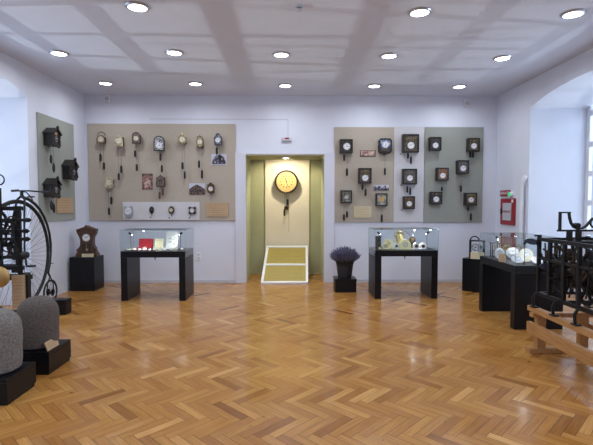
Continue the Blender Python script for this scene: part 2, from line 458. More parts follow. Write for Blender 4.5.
def dial(parent, c, r, y, m='dial', num='dialblack', hm=(10, 9), ring=None, ticks=True):
    mb = MB(); mb.cyl((c[0], y+.004, c[1]), (c[0], y-.004, c[1]), r, seg=28)
    d = mb.build('dial', M[m], parent)
    if ring:
        MB().ring((c[0], y-.003, c[1]), (0, 1, 0), r, r*.09, seg=32, ms=8).build('bezel', M[ring], parent, smooth=True)
    if ticks:
        mb = MB()
        for k in range(12):
            a = k*PI/6; u = Vector((math.sin(a), 0, math.cos(a)))
            o = Vector((c[0], y-.0045, c[1]))
            mb.bar(o + u*r*.68, o + u*r*.9, r*.1, .0015, up=(0, 1, 0))
        mb.build('numerals', M[num], d)
    hands(d, c, r, y-.007, num, hm)
    return d
def arch_poly(w, h, k=.5, n=10):
    """rect with a rounded top, centred"""
    r = w/2; zb = h/2 - r*k*2 if h/2 - r*k*2 > -h/2 else 0
    rh = h/2 - zb
    return [(-w/2, -h/2), (w/2, -h/2)] + [(r*math.cos(PI*i/n), zb + rh*math.sin(PI*i/n)) for i in range(n+1)]

def weights(t, loc, ws, Y, m='rubber', zc=0, chainz=None):
    """ws: (px, py0, py1) in the photo; hung on the clock t whose origin is loc"""
    for (px, y0, y1) in ws:
        a, b = PY(px, y0, Y), PY(px, y1, Y); a -= loc; b -= loc
        L = a.z - b.z; r = .021
        prof = [(.004, 0), (r*.75, .006), (r, L*.2), (r, L*.82), (r*.7, L*.94), (.004, L)]
        MB().lathe(prof, (a.x, a.y, b.z), seg=12).build('weight', M[m], t, smooth=True)
        MB().cyl((a.x, a.y, a.z-.003), (a.x, a.y, zc), .0022, seg=6).build('chain', M['steel'], t)

YP = YB - .03      # face of the panels
def panel(name, x0, x1, y0, y1, m, label):
    a, b = PY(x0, y0, YP), PY(x1, y1, YP)
    o = MB().b2(a.x, b.x, YP, YB-.001, b.z, a.z, bev=.003).build(name, M[m])
    return tag(o, label, 'display panel')
panel('exhibition_board', 87, 235.7, 123.5, 220.5, 'beige', 'large beige display panel on the back wall left of the lit recess')
panel('exhibition_board', 334.7, 393.6, 127, 222, 'beige', 'beige display panel with five framed clocks, right of the lit recess')
panel('exhibition_board', 394, 424, 126.5, 222, 'whitepanel', 'narrow white display panel with a column of three clocks')
panel('exhibition_board', 424.4, 482, 127, 222.5, 'sage', 'grey green display panel with six clocks near the right corner')
YW = YP - .02
a, b = PY(122.6, 202, YW), PY(199.5, 220, YW)
tag(MB().b2(a.x, b.x, YW, YP, b.z, a.z, bev=.003).build('display_board', M['whitepanel']),
    'low white board fixed to the bottom of the large beige panel', 'display board')

def wc(x0, x1, y0, y1, base=YP, d=.05):
    a, b = PY(x0, y0, base-d), PY(x1, y1, base-d)
    return Vector(((a.x+b.x)/2, base, (a.z+b.z)/2)), b.x-a.x, a.z-b.z

def framed(x0, x1, y0, y1, front, label, ws=(), dc=(0, -.12), dr=.26, dm='dial', orn=None, base=YP, group=None, hm=(10, 9), frame='blackwood', depth=.11, ring=None, win=None):
    loc, w, h = wc(x0, x1, y0, y1, base, depth)
    dr *= .9
    t = thing('wall_clock', loc, label, 'wall clock', group)
    fw = w*.1
    mb = MB(); mb.b2(-w/2, w/2, -depth+.012, 0, -h/2, h/2)
    mb.build('case', M[frame], t)
    mb = MB()
    for s in (-1, 1):
        mb.b2(s*w/2, s*(w/2-fw), -depth-.008, -depth+.013, -h/2, h/2, bev=.004)
        mb.b2(-w/2+fw*.9, w/2-fw*.9, -depth-.0075, -depth+.0125, s*h/2, s*(h/2-fw), bev=.004)
    dd = mb.build('door', M[frame], t)
    MB().b2(-w/2+fw*.95, w/2-fw*.95, -depth+.006, -depth+.013, -h/2+fw*.95, h/2-fw*.95).build('front_panel', M[front], t)
    yy = -depth+.002
    if dm: dial(t, (dc[0]*w, dc[1]*h), dr*w, yy, dm, hm=hm, ring=ring)
    om = M['gilt_dull']
    if orn == 'scroll':
        for s in (-1, 1):
            MB().ring((s*w*.2, yy, h*.24), (0, 1, 0), w*.1, .005, seg=14, ms=6, a0=.5, a1=5).build('scroll', om, t, smooth=True)
            MB().ring((s*w*.27, yy, -h*.02), (0, 1, 0), w*.08, .004, seg=12, ms=6, a0=1, a1=5.5).build('scroll', om, t, smooth=True)
        MB().ball((0, yy, h*.3), w*.08, (1, .3, .8), 10).build('boss', om, t, smooth=True)
    elif orn == 'title':
        pl = MB().b2(-w*.33, w*.33, yy-.004, yy+.004, h*.17, h*.36).build('title_plate', M['front_gold'], t)
        for k in range(5): MB().ball((-w*.28+k*w*.14, yy-.003, h*.265), w*.045, (1, .3, 1.4), 8).build('rosette', om, pl, smooth=True)
    elif orn == 'corner':
        for sx in (-1, 1):
            for sz in (-1, 1): MB().ball((sx*w*.3, yy, sz*h*.33), w*.05, (1, .3, 1), 8).build('rosette', om, t, smooth=True)
        MB().ball((0, yy, h*.3), w*.08, (1.3, .3, .7), 10).build('boss', om, t, smooth=True)
    elif orn == 'column':
        for s in (-1, 1): MB().cyl((s*w*.3, yy-.004, -h*.36), (s*w*.3, yy-.004, h*.36), w*.04, seg=8).build('column', om, t, smooth=True)
        MB().b2(-w*.34, w*.34, yy-.006, yy+.004, h*.3, h*.36).build('lintel', om, t)
    weights(t, loc, ws, base-.07, zc=-h/2+.01)
    return t

# --- framed clocks on the right-hand panels
framed(340.2, 352.8, 139, 153, 'front_dark', 'black framed clock at the top left of the right beige panel, off-centre white dial', [(344.2, 154.5, 161), (347, 168, 176)], dc=(.03, -.03), dr=.3, hm=(3, 0))
framed(358.9, 371.6, 168, 183.3, 'front_gold', 'black framed clock with gilt scrolls in the middle of the right beige panel', [(362.6, 184, 190), (365.6, 188.6, 196.2)], dc=(.0, -.15), dr=.27, orn='scroll', hm=(8, 10))
framed(341, 352, 190.3, 203, 'front_teal', 'small framed clock with little columns low on the left of the right beige panel', [(344, 214, 220.7), (347, 211, 217.6)], dc=(0, -.03), dr=.2, orn='column', dm='greysign')
framed(376.3, 387.4, 193.3, 206, 'front_pale', 'pale painted clock with a rosette face low on the right of the beige panel', [(381.8, 214.2, 222.5)], dc=(0, .03), dr=.26, dm='tandial', orn='corner', depth=.1)
framed(403, 419, 134, 152.4, 'front_gold', 'large dark clock at the top of the narrow white panel', [(408, 153, 158.7), (411, 156.3, 163.9)], dc=(0, -.12), dr=.23, orn='title')
framed(403, 417, 168.7, 184.4, 'front_grey', 'speckled grey clock in the middle of the narrow white panel', [(407.3, 186, 192.8), (410.2, 187.4, 195)], dc=(0, -.1), dr=.22)
framed(404, 414.9, 196.2, 209.2, 'front_brown', 'brown clock at the bottom of the narrow white panel', dc=(-.01, -.08), dr=.26)
framed(430.3, 441.4, 136.9, 150.4, 'front_dark', 'dark framed clock at the top left of the grey green panel', dc=(-.02, -.13), dr=.27)
framed(468.4, 479.8, 137.9, 151.3, 'front_gold', 'gilt fronted clock at the top right corner of the grey green panel', [(470.4, 151.6, 157.8), (473, 151.6, 157.8)], dc=(0, -.1), dr=.26, orn='corner')
framed(457.7, 469, 160.2, 173.7, 'front_grey', 'grey fronted clock with one weight on a long chain, centre of the grey green panel', [(461, 185.2, 192)], dc=(0, -.1), dr=.27)
framed(437.2, 448.7, 167.7, 180.5, 'front_copper', 'copper fronted clock left of centre on the grey green panel', [(441.9, 186.5, 191.2)], dc=(0, -.12), dr=.25)
framed(430.9, 442.2, 191.7, 204.4, 'front_dark', 'dark clock at the bottom left of the grey green panel', dc=(-.02, -.1), dr=.27, orn='corner')
framed(465.6, 477, 192.7, 205.5, 'front_gold', 'clock at the bottom right of the grey green panel with two weights below', [(468.2, 206, 210.6), (470.9, 213, 220.6)], dc=(0, -.06), dr=.25, orn='column')

# scalloped black clock with the blue face
loc, w, h = wc(378, 392, 138, 154)
t = thing('wall_clock', loc, 'black scalloped clock with a blue painted face at the top of the right beige panel', 'wall clock')
poly = []
for i in range(72):
    a = 2*PI*i/72; ca, sa = math.cos(a), math.sin(a)
    k = 1/max(abs(ca), abs(sa))**.8; k *= 1 + .035*math.cos(12*a)
    poly.append((w/2*ca*min(k, 1.22)*.94, h/2*sa*min(k, 1.22)*.94))
MB().prism(poly, -.09, 0).build('case', M['blackwood'], t)
MB().b2(-w*.34, w*.34, -.1, -.088, -h*.36, h*.36, bev=.006).build('front_panel', M['front_blue'], t)
MB().b2(-w*.33, w*.33, -.104, -.099, -h*.35, -h*.16).build('lower_panel', M['front_gold'], t)
dial(t, (0, h*.06), w*.23, -.103, 'dial', hm=(12, 30))
MB().ball((-w*.07, -.06, -h*.53), .022, (1, 1, 1.2), 10).build('finial', M['blackwood'], t)
weights(t, loc, [(384.9, 167.8, 175.2)], YP-.07, zc=-h/2+.01)

# --- shield and other clocks on the left panel
def shield(x0, x1, y0, y1, shape, plate, label, ws=(), dm='dialcream', dr=.38, dc=(0, 0), body='darkbrown', hm=(10, 9), base=YP, num='dialblack', wm='rubber', depth=.1, ring=None, border='darkbrown'):
    loc, w, h = wc(x0, x1, y0, y1, base, depth)
    t = thing('wall_clock', loc, label, 'wall clock')
    n = 48
    if shape == 'arch': poly = arch_poly(w, h)
    elif shape == 'narrowarch': poly = [(-w/2, -h/2), (w/2, -h/2), (w/2, h*.05), (w*.4, h*.12)] + [(w*.4*math.cos(PI*i/12), h*.12 + h*.38*math.sin(PI*i/12)) for i in range(13)] + [(-w/2, h*.05)]
    elif shape == 'round': poly = [((w/2*(1+.05*math.cos(10*2*PI*i/n)))*math.cos(2*PI*i/n), (h/2*(1+.05*math.cos(10*2*PI*i/n)))*math.sin(2*PI*i/n)) for i in range(n)]
    elif shape == 'oval':
        poly = []
        for i in range(n):
            a = 2*PI*i/n; k = 1 + .06*math.cos(8*a) - .08*abs(math.cos(2*a)); poly.append((w/2*k*math.cos(a), h/2*k*math.sin(a)))
    elif shape == 'gable': poly = [(-w*.42, -h/2), (w*.42, -h/2), (w*.5, -h*.3), (w*.44, h*.1), (w*.5, h*.22), (w*.26, h*.33), (w*.12, h*.4), (0, h*.5), (-w*.12, h*.4), (-w*.26, h*.33), (-w*.5, h*.22), (-w*.44, h*.1), (-w*.5, -h*.3)]
    elif shape == 'baroque':
        poly = [(-w*.12, -h*.5), (w*.12, -h*.5), (w*.3, -h*.38), (w*.46, -h*.2), (w*.5, 0), (w*.42, h*.16), (w*.46, h*.3), (w*.24, h*.36), (w*.14, h*.46), (0, h*.5), (-w*.14, h*.46), (-w*.24, h*.36), (-w*.46, h*.3), (-w*.42, h*.16), (-w*.5, 0), (-w*.46, -h*.2), (-w*.3, -h*.38)]
    elif shape == 'shoulder': poly = [(-w*.4, -h*.5), (w*.4, -h*.5), (w*.5, -h*.2), (w*.5, h*.15), (w*.36, h*.22)] + [(w*.3*math.cos(PI*i/8), h*.25 + h*.25*math.sin(PI*i/8)) for i in range(9)] + [(-w*.36, h*.22), (-w*.5, h*.15), (-w*.5, -h*.2)]
    MB().prism(poly, -depth-.012, -depth).build('shield', M[border], t)
    MB().prism([(x*.84, z*.86) for x, z in poly], -depth-.015, -depth-.011).build('painted_face', M[plate], t)
    MB().b2(-w*.36, w*.36, -depth, 0, -h*.42, h*.28).build('case', M[body], t)
    dial(t, (dc[0]*w, dc[1]*h), dr*.9*w, -depth-.02, dm, num, hm=hm, ring=ring)
    weights(t, loc, ws, base-.07, m=wm, zc=-h*.4)
    return t
t = shield(96.6, 105.4, 135.3, 143.4, 'arch', 'paint_gilt', 'brass faced clock with a hoop handle, first in the top row', [(100.4, 153.5, 161.4), (103.8, 162.3, 169.4)], dr=.34)
MB().ring((0, -.08, .07), (0, 1, 0), .075, .006, seg=20, ms=6, a0=0, a1=PI).build('handle', M['blackwood'], t, smooth=True)
shield(114.8, 123, 134.4, 146.3, 'narrowarch', 'paint_cream', 'cream arched shield clock second from the left in the top row', [(121.3, 165.6, 173.2), (118.8, 173.2, 180.5)], dr=.38, dc=(0, -.08), hm=(10, 9), depth=.12, body='blackwood', border='paint_cream')
shield(132, 140.5, 132, 143.7, 'arch', 'paint_mauve', 'brown arched shield clock third from the left in the top row', [(135.1, 150, 157.2), (136.7, 164, 171)], dr=.32, dc=(0, -.06), hm=(12, 30))
shield(153.6, 164.6, 135.8, 151, 'arch', 'paint_black', 'largest shield clock, black bordered with white floral face, fourth in the top row', [(160.3, 153.5, 161), (161.8, 164.8, 172.4)], dm='dial', dr=.33, dc=(0, -.14), body='blackwood', hm=(3, 5), depth=.13, border='blackwood')
t = shield(177.6, 187, 134.9, 144.3, 'round', 'paint_gilt', 'round pale gilt scalloped clock in the top row of the large beige panel', [(182.5, 162.2, 169.3), (184.7, 171.2, 178.7)], dr=.33, hm=(12, 25), border='paint_gilt')
MB().ball((0, -.14, .1), .022, (1, .6, 1.3), 10).build('finial', M['gilt'], t)
shield(196.2, 203.6, 135.2, 148.7, 'oval', 'paint_gilt', 'tall oval gilt clock second from the right in the top row', [(199, 160.2, 168), (202, 169.8, 178.7)], dr=.36, hm=(12, 30))
shield(213.9, 222, 133.2, 145.4, 'shoulder', 'paint_blue', 'blue grey shouldered clock at the right end of the top row', [(216.7, 147, 154.6), (219.8, 154.2, 161.5)], dm='dial', dr=.34, dc=(0, -.08), body='blackwood', border='blackwood')
shield(104.9, 113.6, 176.9, 188.2, 'arch', 'paint_cream', 'cream arched clock in the second row at the far left of the beige panel', [(111.3, 196.8, 204.4), (108.9, 207.4, 215)], dr=.36, dc=(0, -.04), hm=(10, 9), body='blackwood', border='paint_cream')
shield(156, 165.2, 174.6, 187, 'gable', 'paint_mauve', 'dark carved gabled clock beside the reddish print', [(162.6, 188, 195.5), (159.6, 191.4, 199)], dm='front_grey', dr=.26, wm='carved')
t = shield(206.9, 214.8, 182.5, 193.9, 'baroque', 'carved', 'brown baroque clock with white dial above the oak text sign', (), dm='dial', dr=.34, dc=(0, -.06), depth=.08, ring='brass')
p = PY(210.8, 202, YP-.05) - t.location
MB().cyl((0, -.05, -.1), (0, -.05, p.z), .003, seg=6).build('pendulum_rod', M['steel'], t)

# small pieces on the white board
loc, w, h = wc(123.8, 132.6, 205.5, 217, YW)
t = thing('wall_clock', loc, 'white square clock with horn shaped corners at the left of the low white board', 'wall clock')
poly = [(-w*.42, -h*.4), (-w*.2, -h*.5), (w*.2, -h*.5), (w*.44, -h*.4), (w*.5, -h*.1), (w*.46, h*.3), (w*.36, h*.5), (w*.22, h*.36), (0, h*.32), (-w*.22, h*.36), (-w*.4, h*.5), (-w*.46, h*.3), (-w*.5, -h*.1)]
MB().prism(poly, -.06, 0).build('case', M['steelgrey'], t)
dial(t, (0, 0), w*.38, -.065, 'dial', hm=(10, 9), ring='dial')
loc, w, h = wc(149, 153.4, 206.5, 213.6, YW)
t = thing('wall_clock', loc, 'tiny black oval clock on the low white board', 'wall clock')
MB().lathe([(w*.5, 0), (w*.52, .03), (w*.42, .05), (.002, .06)], seg=20, axis='y', sy=h/w).build('case', M['blackwood'], t, smooth=True)
dial(t, (0, h*.02), w*.26, -.058, 'front_dark', hm=(10, 9), ticks=False)
MB().cyl((0, -.02, -h*.45), (0, -.02, -h*.9), .005, seg=6).build('pendulum', M['blackwood'], t)
loc, w, h = wc(168.2, 173.9, 206.3, 213.8, YW)
t = thing('wall_clock', loc, 'small round grey brown clock on the low white board', 'wall clock')
MB().lathe([(w*.5, 0), (w*.54, .03), (w*.45, .05), (.002, .052)], seg=20, axis='y', sy=h/w).build('case', M['front_brown'], t, smooth=True)
dial(t, (0, 0), w*.33, -.057, 'creamdial', hm=(10, 9))
MB().cyl((0, -.02, -h*.45), (0, -.02, -h*.85), .005, seg=6).build('pendulum', M['blackwood'], t)
loc, w, h = wc(188.6, 195.6, 207, 214, YW)
t = thing('wall_clock', loc, 'small dark square clock with cross shaped corners on the low white board', 'wall clock')
mb = MB(); mb.b2(-w*.4, w*.4, -.05, 0, -h*.4, h*.4, bev=.005)
for s in (-1, 1): mb.b2(-w*.55, w*.55, -.052, -.012, s*h*.34-.014, s*h*.34+.014, bev=.003); mb.b2(s*w*.34-.014, s*w*.34+.014, -.056, -.012, -h*.55, h*.55, bev=.003)
mb.build('case', M['darkbrown'], t)
dial(t, (0, 0), w*.32, -.056, 'dial', hm=(10, 9))
MB().cyl((-.04, -.02, -h*.45), (-.04, -.02, -h*.95), .005, seg=6).build('pendulum', M['blackwood'], t)

# prints and text signs
def flat(name, x0, x1, y0, y1, m, label, cat, base=YP, d=.008):
    a, b = PY(x0, y0, base), PY(x1, y1, base); loc = Vector(((a.x+b.x)/2, base, (a.z+b.z)/2)); w, h = b.x-a.x, a.z-b.z
    t = thing(name, loc, label, cat)
    MB().b2(-w/2, w/2, -d, 0, -h/2, h/2).build('board', M[m], t)
    return t, w, h
t, w, h = flat('photo_print', 142, 153, 173.6, 189.5, 'photo_red', 'upright reddish photo print on the large beige panel', 'print')
MB().b2(-w/2, w/2, -.0095, -.008, h*.38, h/2).build('dark_band', M['photo_dark'], t)
MB().prism([(-w*.28, -h*.4), (w*.28, -h*.4), (w*.28, h*.05), (0, h*.25), (-w*.28, h*.05)], -.0095, -.008).build('house_shape', M['photo_pink'], t)
t, w, h = flat('photo_print', 189.2, 205.2, 183.3, 194.7, 'photo_sky', 'photo print of a dark gabled chalet left of the baroque clock', 'print')
MB().prism([(-w/2, -h/2), (w/2, -h/2), (w/2, -h*.02), (w*.1, h*.34), (-w*.02, h*.4), (-w*.14, h*.34), (-w/2, -h*.02)], -.0095, -.008).build('house_shape', M['photo_dark'], t)
t, w, h = flat('photo_print', 211.4, 226.6, 154, 165, 'photo_sky', 'white card with a black half round drawing at the right of the top row', 'print')
MB().prism([(w*.46*math.cos(PI*i/16), -h*.42+h*.84*math.sin(PI*i/16)) for i in range(17)], -.0095, -.008).build('half_disc', M['photo_violet'], t)
t, w, h = flat('photo_print', 360, 375.6, 150.4, 156.8, 'photo_dark', 'wide pink photo strip at the top of the right beige panel', 'print')
for s in (-1, 1): MB().b2(s*w*.02, s*w*.44, -.0095, -.008, -h*.34, h*.4).build('picture', M['photo_pink'], t)
t, w, h = flat('photo_print', 373.6, 388.7, 185, 190.6, 'photo_sky', 'wide violet skyline photo strip above the pale painted clock', 'print')
pl = [(-w/2, -h/2), (w/2, -h/2)]; rng = random.Random(4); x = w/2
while x > -w/2+.02:
    z = h*rng.uniform(-.1, .42); x2 = x-w*rng.uniform(.05, .1); x2 = max(x2, -w/2); pl += [(x, z), (x2, z)]; x = x2
MB().prism(pl, -.0095, -.008).build('skyline', M['photo_violet'], t)
for x0, x1, y0, y1, m, lab in ((206.4, 228.3, 202.8, 216.4, 'oaksign', 'pale wooden text sign at the lower right of the large beige panel'),
                              (354, 371.3, 206.3, 217.6, 'creamsign', 'cream text sign at the bottom of the right beige panel')):
    t, w, h = flat('text_sign', x0, x1, y0, y1, m, lab, 'sign', d=.02)
    text_lines(t, w, h, -.02, 6, seed=int(x0))
# small number tags
for k, (px, py) in enumerate(((400.5, 154), (401, 185.2), (401.6, 210), (150.5, 217.5), (169.5, 217.8), (189.5, 217.8))):
    q = PY(px, py, YP if k < 3 else YW)
    o = MB().b2(q.x-.014, q.x+.014, q.y-.003, q.y, q.z-.011, q.z+.011).build('number_tag', M['bronze' if k < 3 else 'dialblack'])
    tag(o, 'tiny brown number tag beside a clock on the narrow white panel' if k < 3 else 'tiny dark number tag under a small clock on the low white board', 'tag', 'number tags on the narrow white panel' if k < 3 else 'number tags on the low white board')

# ------------------------------------------------------------------ left wall panel with cuckoo clocks
XP = XL + .03
A, B2 = PX(38, 112, XP), PX(73.5, 121, XP); zb = PX(55, 221, XP).z; zt = A.z
o = MB().b2(XL, XP, A.y, B2.y, zb, zt, bev=.003).build('exhibition_board', M['sage'])
tag(o, 'grey green display panel with cuckoo clocks on the left side wall', 'display panel')
def cuckoo(px, py0, py1, label, cones, bird=False, rough=False):
    a, b = PX(px, py0, XP+.1), PX(px, py1, XP+.1); loc = Vector((XP, a.y, (a.z+b.z)/2)); h = a.z-b.z
    # local: -Y faces out from the wall; rotate so that it faces +X
    t = thing('cuckoo_clock', loc, label, 'cuckoo clock', rz=PI/2)
    w = .2; d = .15
    MB().b2(-w/2, w/2, -d, 0, -h*.5, h*.22).prism([(-w/2, h*.2), (w/2, h*.2), (0, h*.46)], -d, 0).build('case', M['blackwood'], t)
    mb = MB()
    for s in (-1, 1): mb.bar((s*w*.68, -d/2-.015, h*.14), (-s*.006, -d/2-.015, h*.47), d+.05, .02, up=(0, 0, 1))
    mb.build('roof', M['blackwood'], t)
    dial(t, (0, -h*.12), w*.26, -d-.006, 'front_dark', 'dial', hm=(10, 9))
    MB().b2(-.035, .035, -d-.008, -d, h*.1, h*.26).build('bird_door', M['oaksign' if bird else 'darkbrown'], t)
    rng = random.Random(int(px*10)+int(py0))
    for sd in (-1, 1):
        mb = MB()
        for k in range(11): mb.ball((sd*w*rng.uniform(.47, .56 if not rough else .66), -d-rng.uniform(-.01, .015), h*(-.46+k*.06)), rng.uniform(.018, .026), (1, .6, 1.6), 7)
        mb.build('carving', M['blackwood'], t)
    mb = MB()
    for k in range(8): mb.ball((w*(-.42+k*.12), -d-.01, -h*.48+rng.uniform(-.012, .012)), .024, (1.3, .6, 1), 7)
    mb.build('carved_apron', M['blackwood'], t)
    MB().ball((0, -d-.035, h*.5), .028, (1, .8, 1.2), 8).build('crest', M['blackwood'], t)
    for (dy, z0, z1) in cones:
        MB().lathe([(.003, 0), (.016, .02), (.024, (z1)*.35), (.02, z1*.8), (.004, z1)], (dy, -.09, -h/2 - z0 - z1), seg=8).build('pine_cone_weight', M['blackwood'], t)
        MB().cyl((dy, -.09, -h/2+.02), (dy, -.09, -h/2-z0), .003, seg=6).build('chain', M['steel'], t)
    return t
cuckoo(52.5, 127.6, 146, 'black cuckoo clock with a pale bird door, topmost on the left wall panel', [(-.05, .14, .16), (.03, .27, .17)], bird=True)
cuckoo(70.5, 159.5, 179.5, 'carved dark cuckoo clock at the right edge of the left wall panel', [], rough=True)
cuckoo(52.5, 178, 197, 'carved cuckoo clock, lowest on the left wall panel, beside the wooden sign', [(-.03, .05, .17), (.04, .1, .17)], rough=True)
a, b = PX(56, 197.5, XP), PX(72, 212.5, XP)
t = thing('text_sign', (XP, (a.y+b.y)/2, (a.z+b.z)/2), 'wooden text sign low on the left wall panel', 'sign', rz=PI/2)
w, h = b.y-a.y, a.z-b.z
MB().b2(-w/2, w/2, -.02, 0, -h/2, h/2).build('board', M['oaksign'], t); text_lines(t, w, h, -.02, 5, seed=9)

# ------------------------------------------------------------------ recess: tall cream panel, round clock, sloping display
YR = RY - .04
a, b = PY(265, 158, YR), PY(309.3, 275, YR)
tag(MB().b2(a.x, b.x, YR, RY, 0, PY(285, 157, YR).z, bev=.003).build('backing_panel', M['cream']), 'tall cream backing panel in the lit recess behind the round clock', 'panel')
c = PY(286.4, 181.8, YR-.16)
t = thing('wall_clock', (c.x, YR, c.z), 'round tan faced clock with black rim hanging in the lit recess', 'wall clock')
MB().lathe([(.25, .16), (.257, .13), (.24, .0), (.2, 0)][::-1], axis='y', seg=40).build('case', M['blackwood'], t, smooth=True)
MB().ring((0, -.158, 0), (0, 1, 0), .237, .02, seg=48, ms=10).build('rim', M['blackwood'], t, smooth=True)
MB().cyl((0, -.14, 0), (0, -.162, 0), .225, seg=40).build('dial_plate', M['tandial'], t)
dial(t, (0, 0), .16, -.166, 'tandial', 'darkbrown', hm=(11, 27))
for px, y0, y1 in ((287.6, 198.6, 205.7), (284.4, 208.8, 216)):
    a = PY(px, y0, YR-.1)-c; b = PY(px, y1, YR-.1)-c; L = a.z-b.z
    MB().lathe([(.004, 0), (.02, .01), (.022, L*.8), (.004, L)], (a.x, -.1, b.z), seg=12).build('weight', M['rubber'], t, smooth=True)
    MB().cyl((a.x, -.1, a.z), (a.x, -.1, -.2), .003, seg=6).build('chain', M['steel'], t)
q = PY(286.2, 208, YR-.07)-c
MB().lathe([(.003, -.012), (.05, -.005), (.05, .005), (.003, .012)], (q.x, -.06, q.z), axis='y', seg=20).build('pendulum_bob', M['bronze'], t, smooth=True)
MB().cyl((q.x, -.06, -.22), (q.x, -.06, q.z), .005, seg=6).build('pendulum_rod', M['steel'], t)
q2 = PY(288.8, 232, YR-.08)-c
MB().cyl((.05, -.1, -.2), (.05, -.1, q2.z), .0025, seg=6).build('cord', M['steel'], t)

# sloping display
Yf, Yb = YB-.12, YR-.06
bl, br = PZ(260.7, 284.4, 0), PZ(308.2, 284.4, 0); Yf = bl.y
tl, tr = PY(266.6, 246.5, Yb), PY(307.8, 246.5, Yb); zt = tl.z
t = thing('sloping_display', ((bl.x+br.x)/2, Yf, 0), 'white framed sloping floor display with two yellow olive text boards in the lit recess', 'display stand')
o0 = t.location.copy()
def SL(u, v, off=0):
    l = Vector((bl.x, Yf, .02)).lerp(Vector((tl.x, Yb, zt)), v); r = Vector((br.x, Yf, .02)).lerp(Vector((tr.x, Yb, zt)), v)
    n = Vector((0, -(zt), (Yb-Yf))).normalized()
    return l.lerp(r, u) + n*off
def slab(mb, u0, u1, v0, v1, o0_, o1_):
    vs = [mb.bm.verts.new(SL(u, v, o)) for o in (o0_, o1_) for u, v in ((u0, v0), (u1, v0), (u1, v1), (u0, v1))]
    for f in ((0, 1, 2, 3), (4, 5, 6, 7), (0, 1, 5, 4), (1, 2, 6, 5), (2, 3, 7, 6), (3, 0, 4, 7)): mb.bm.faces.new([vs[i] for i in f])
mb = MB()
vs = [mb.bm.verts.new(p) for p in (SL(0, 0), SL(1, 0), SL(1, 1), SL(0, 1))]; fl = [mb.bm.verts.new((v.co.x, v.co.y, 0)) for v in vs]
mb.bm.faces.new(vs); mb.bm.faces.new(fl[::-1])
for k in range(4): mb.bm.faces.new((vs[k], fl[k], fl[(k+1) % 4], vs[(k+1) % 4]))
mb.build('body', M['white'], t, rel=o0)
mb = MB()
slab(mb, 0, .04, 0, 1, 0, .02); slab(mb, .96, 1, 0, 1, 0, .02); slab(mb, .04, .96, 0, .035, 0, .02); slab(mb, .04, .96, .965, 1, 0, .02); slab(mb, .04, .96, .455, .485, 0, .02)
mb.build('frame', M['white'], t, rel=o0)
for v0, v1 in ((.05, .44), (.5, .95)):
    mb = MB(); slab(mb, .055, .945, v0, v1, 0, .008)
    bd = mb.build('text_board', M['olivewood'], t, rel=o0)
    mb = MB()
    for r in range(9):
        v = v1 - (v1-v0)*(r+1)/10.5; slab(mb, .12, .88 if r % 3 else .6, v-.002, v+.002, .0081, .0095)
    mb.build('lettering', M['ink'], bd, rel=o0)

# small wall fittings
q = PY(286.5, 139.5, YB)
t = thing('alarm_box', (q.x, YB, q.z), 'small grey alarm box with red mark above the lit recess', 'alarm')
MB().b2(-.1, .1, -.05, 0, -.035, .035, bev=.01).build('housing', M['greysign'], t)
MB().b2(-.03, .05, -.054, -.05, .0, .03).build('red_mark', M['red'], t)
for px, py, lab in ((108, 98.8, 'small white motion sensor high in the left corner of the back wall'), (466, 103.5, 'small white motion sensor high in the right corner of the back wall')):
    q = PY(px, py, YB)
    t = thing('motion_sensor', (q.x, YB, q.z), lab, 'sensor')
    MB().b2(-.05, .05, -.06, 0, -.08, .09, bev=.02).build('housing', M['white'], t)
    MB().ball((0, -.06, -.01), .04, (1, .6, 1), 12).build('lens', M['greysign'], t, smooth=True)
q = PY(198.8, 256.3, YB)
t = thing('wall_outlet', (q.x, YB, q.z), 'white double socket on the back wall beside the left glass case', 'socket')
MB().b2(-.04, .04, -.012, 0, -.08, .08, bev=.006).build('plate', M['white'], t)
for z in (-.035, .035): MB().cyl((0, -.016, z), (0, -.01, z), .024, seg=16).build('socket', M['greysign'], t)

# ------------------------------------------------------------------ fire cabinet, exit sign, pipe on right wall
def onright(x0, x1, y0, y1):
    a, b = PX(x0, y0, XR), PX(x1, y1, XR)
    return Vector((XR, (a.y+b.y)/2, (a.z+b.z)/2)), abs(a.y-b.y), abs(a.z-b.z)
def text_mesh(txt, size, m, parent, loc, rot=(PI/2, 0, 0)):
    cu = bpy.data.curves.new('lettering', 'FONT'); cu.body = txt; cu.size = size; cu.align_x = 'CENTER'; cu.align_y = 'CENTER'; cu.extrude = .001
    o = bpy.data.objects.new('tmp', cu); C.objects.link(o)
    bpy.context.view_layer.update()
    me = bpy.data.meshes.new_from_object(o.evaluated_get(bpy.context.evaluated_depsgraph_get()))
    bpy.data.objects.remove(o)
    o = bpy.data.objects.new('lettering', me); C.objects.link(o); me.materials.clear(); me.materials.append(m)
    o.parent = parent; o.location = loc; o.rotation_euler = rot
    return o
loc, w, h = onright(502, 515.6, 198.6, 225.6)
t = thing('fire_hose_cabinet', loc, 'upper red fire hose cabinet with white door on the right wall', 'fire cabinet', rz=-PI/2)
MB().b2(-w/2, w/2, -.03, 0, -h/2, h/2, bev=.006).build('cabinet', M['red'], t)
d = MB().b2(-w*.3, w*.3, -.038, -.03, -h*.33, h*.33, bev=.003).build('door', M['greysign'], t)
MB().b2(-w*.46, -w*.36, -.045, -.03, -.05, .06, bev=.004).build('handle', M['dialblack'], d)
MB().b2(w*.3, w*.42, -.034, -.03, h*.34, h*.46).build('white_label', M['white'], t)
text_mesh('HIDRANT', .07, M['red'], t, (0, -.04, 0))
loc, w, h = onright(502, 516, 234, 252)
t = thing('fire_hose_cabinet', loc, 'lower red fire cabinet near the glass case on the right wall', 'fire cabinet', rz=-PI/2)
MB().b2(-w/2, w/2, -.03, 0, -h/2, h/2, bev=.006).build('cabinet', M['red'], t)
MB().b2(-w*.34, w*.34, -.036, -.03, -h*.4, h*.3, bev=.003).build('door', mat('dusty_rose_panel', (168, 120, 124), .5), t)
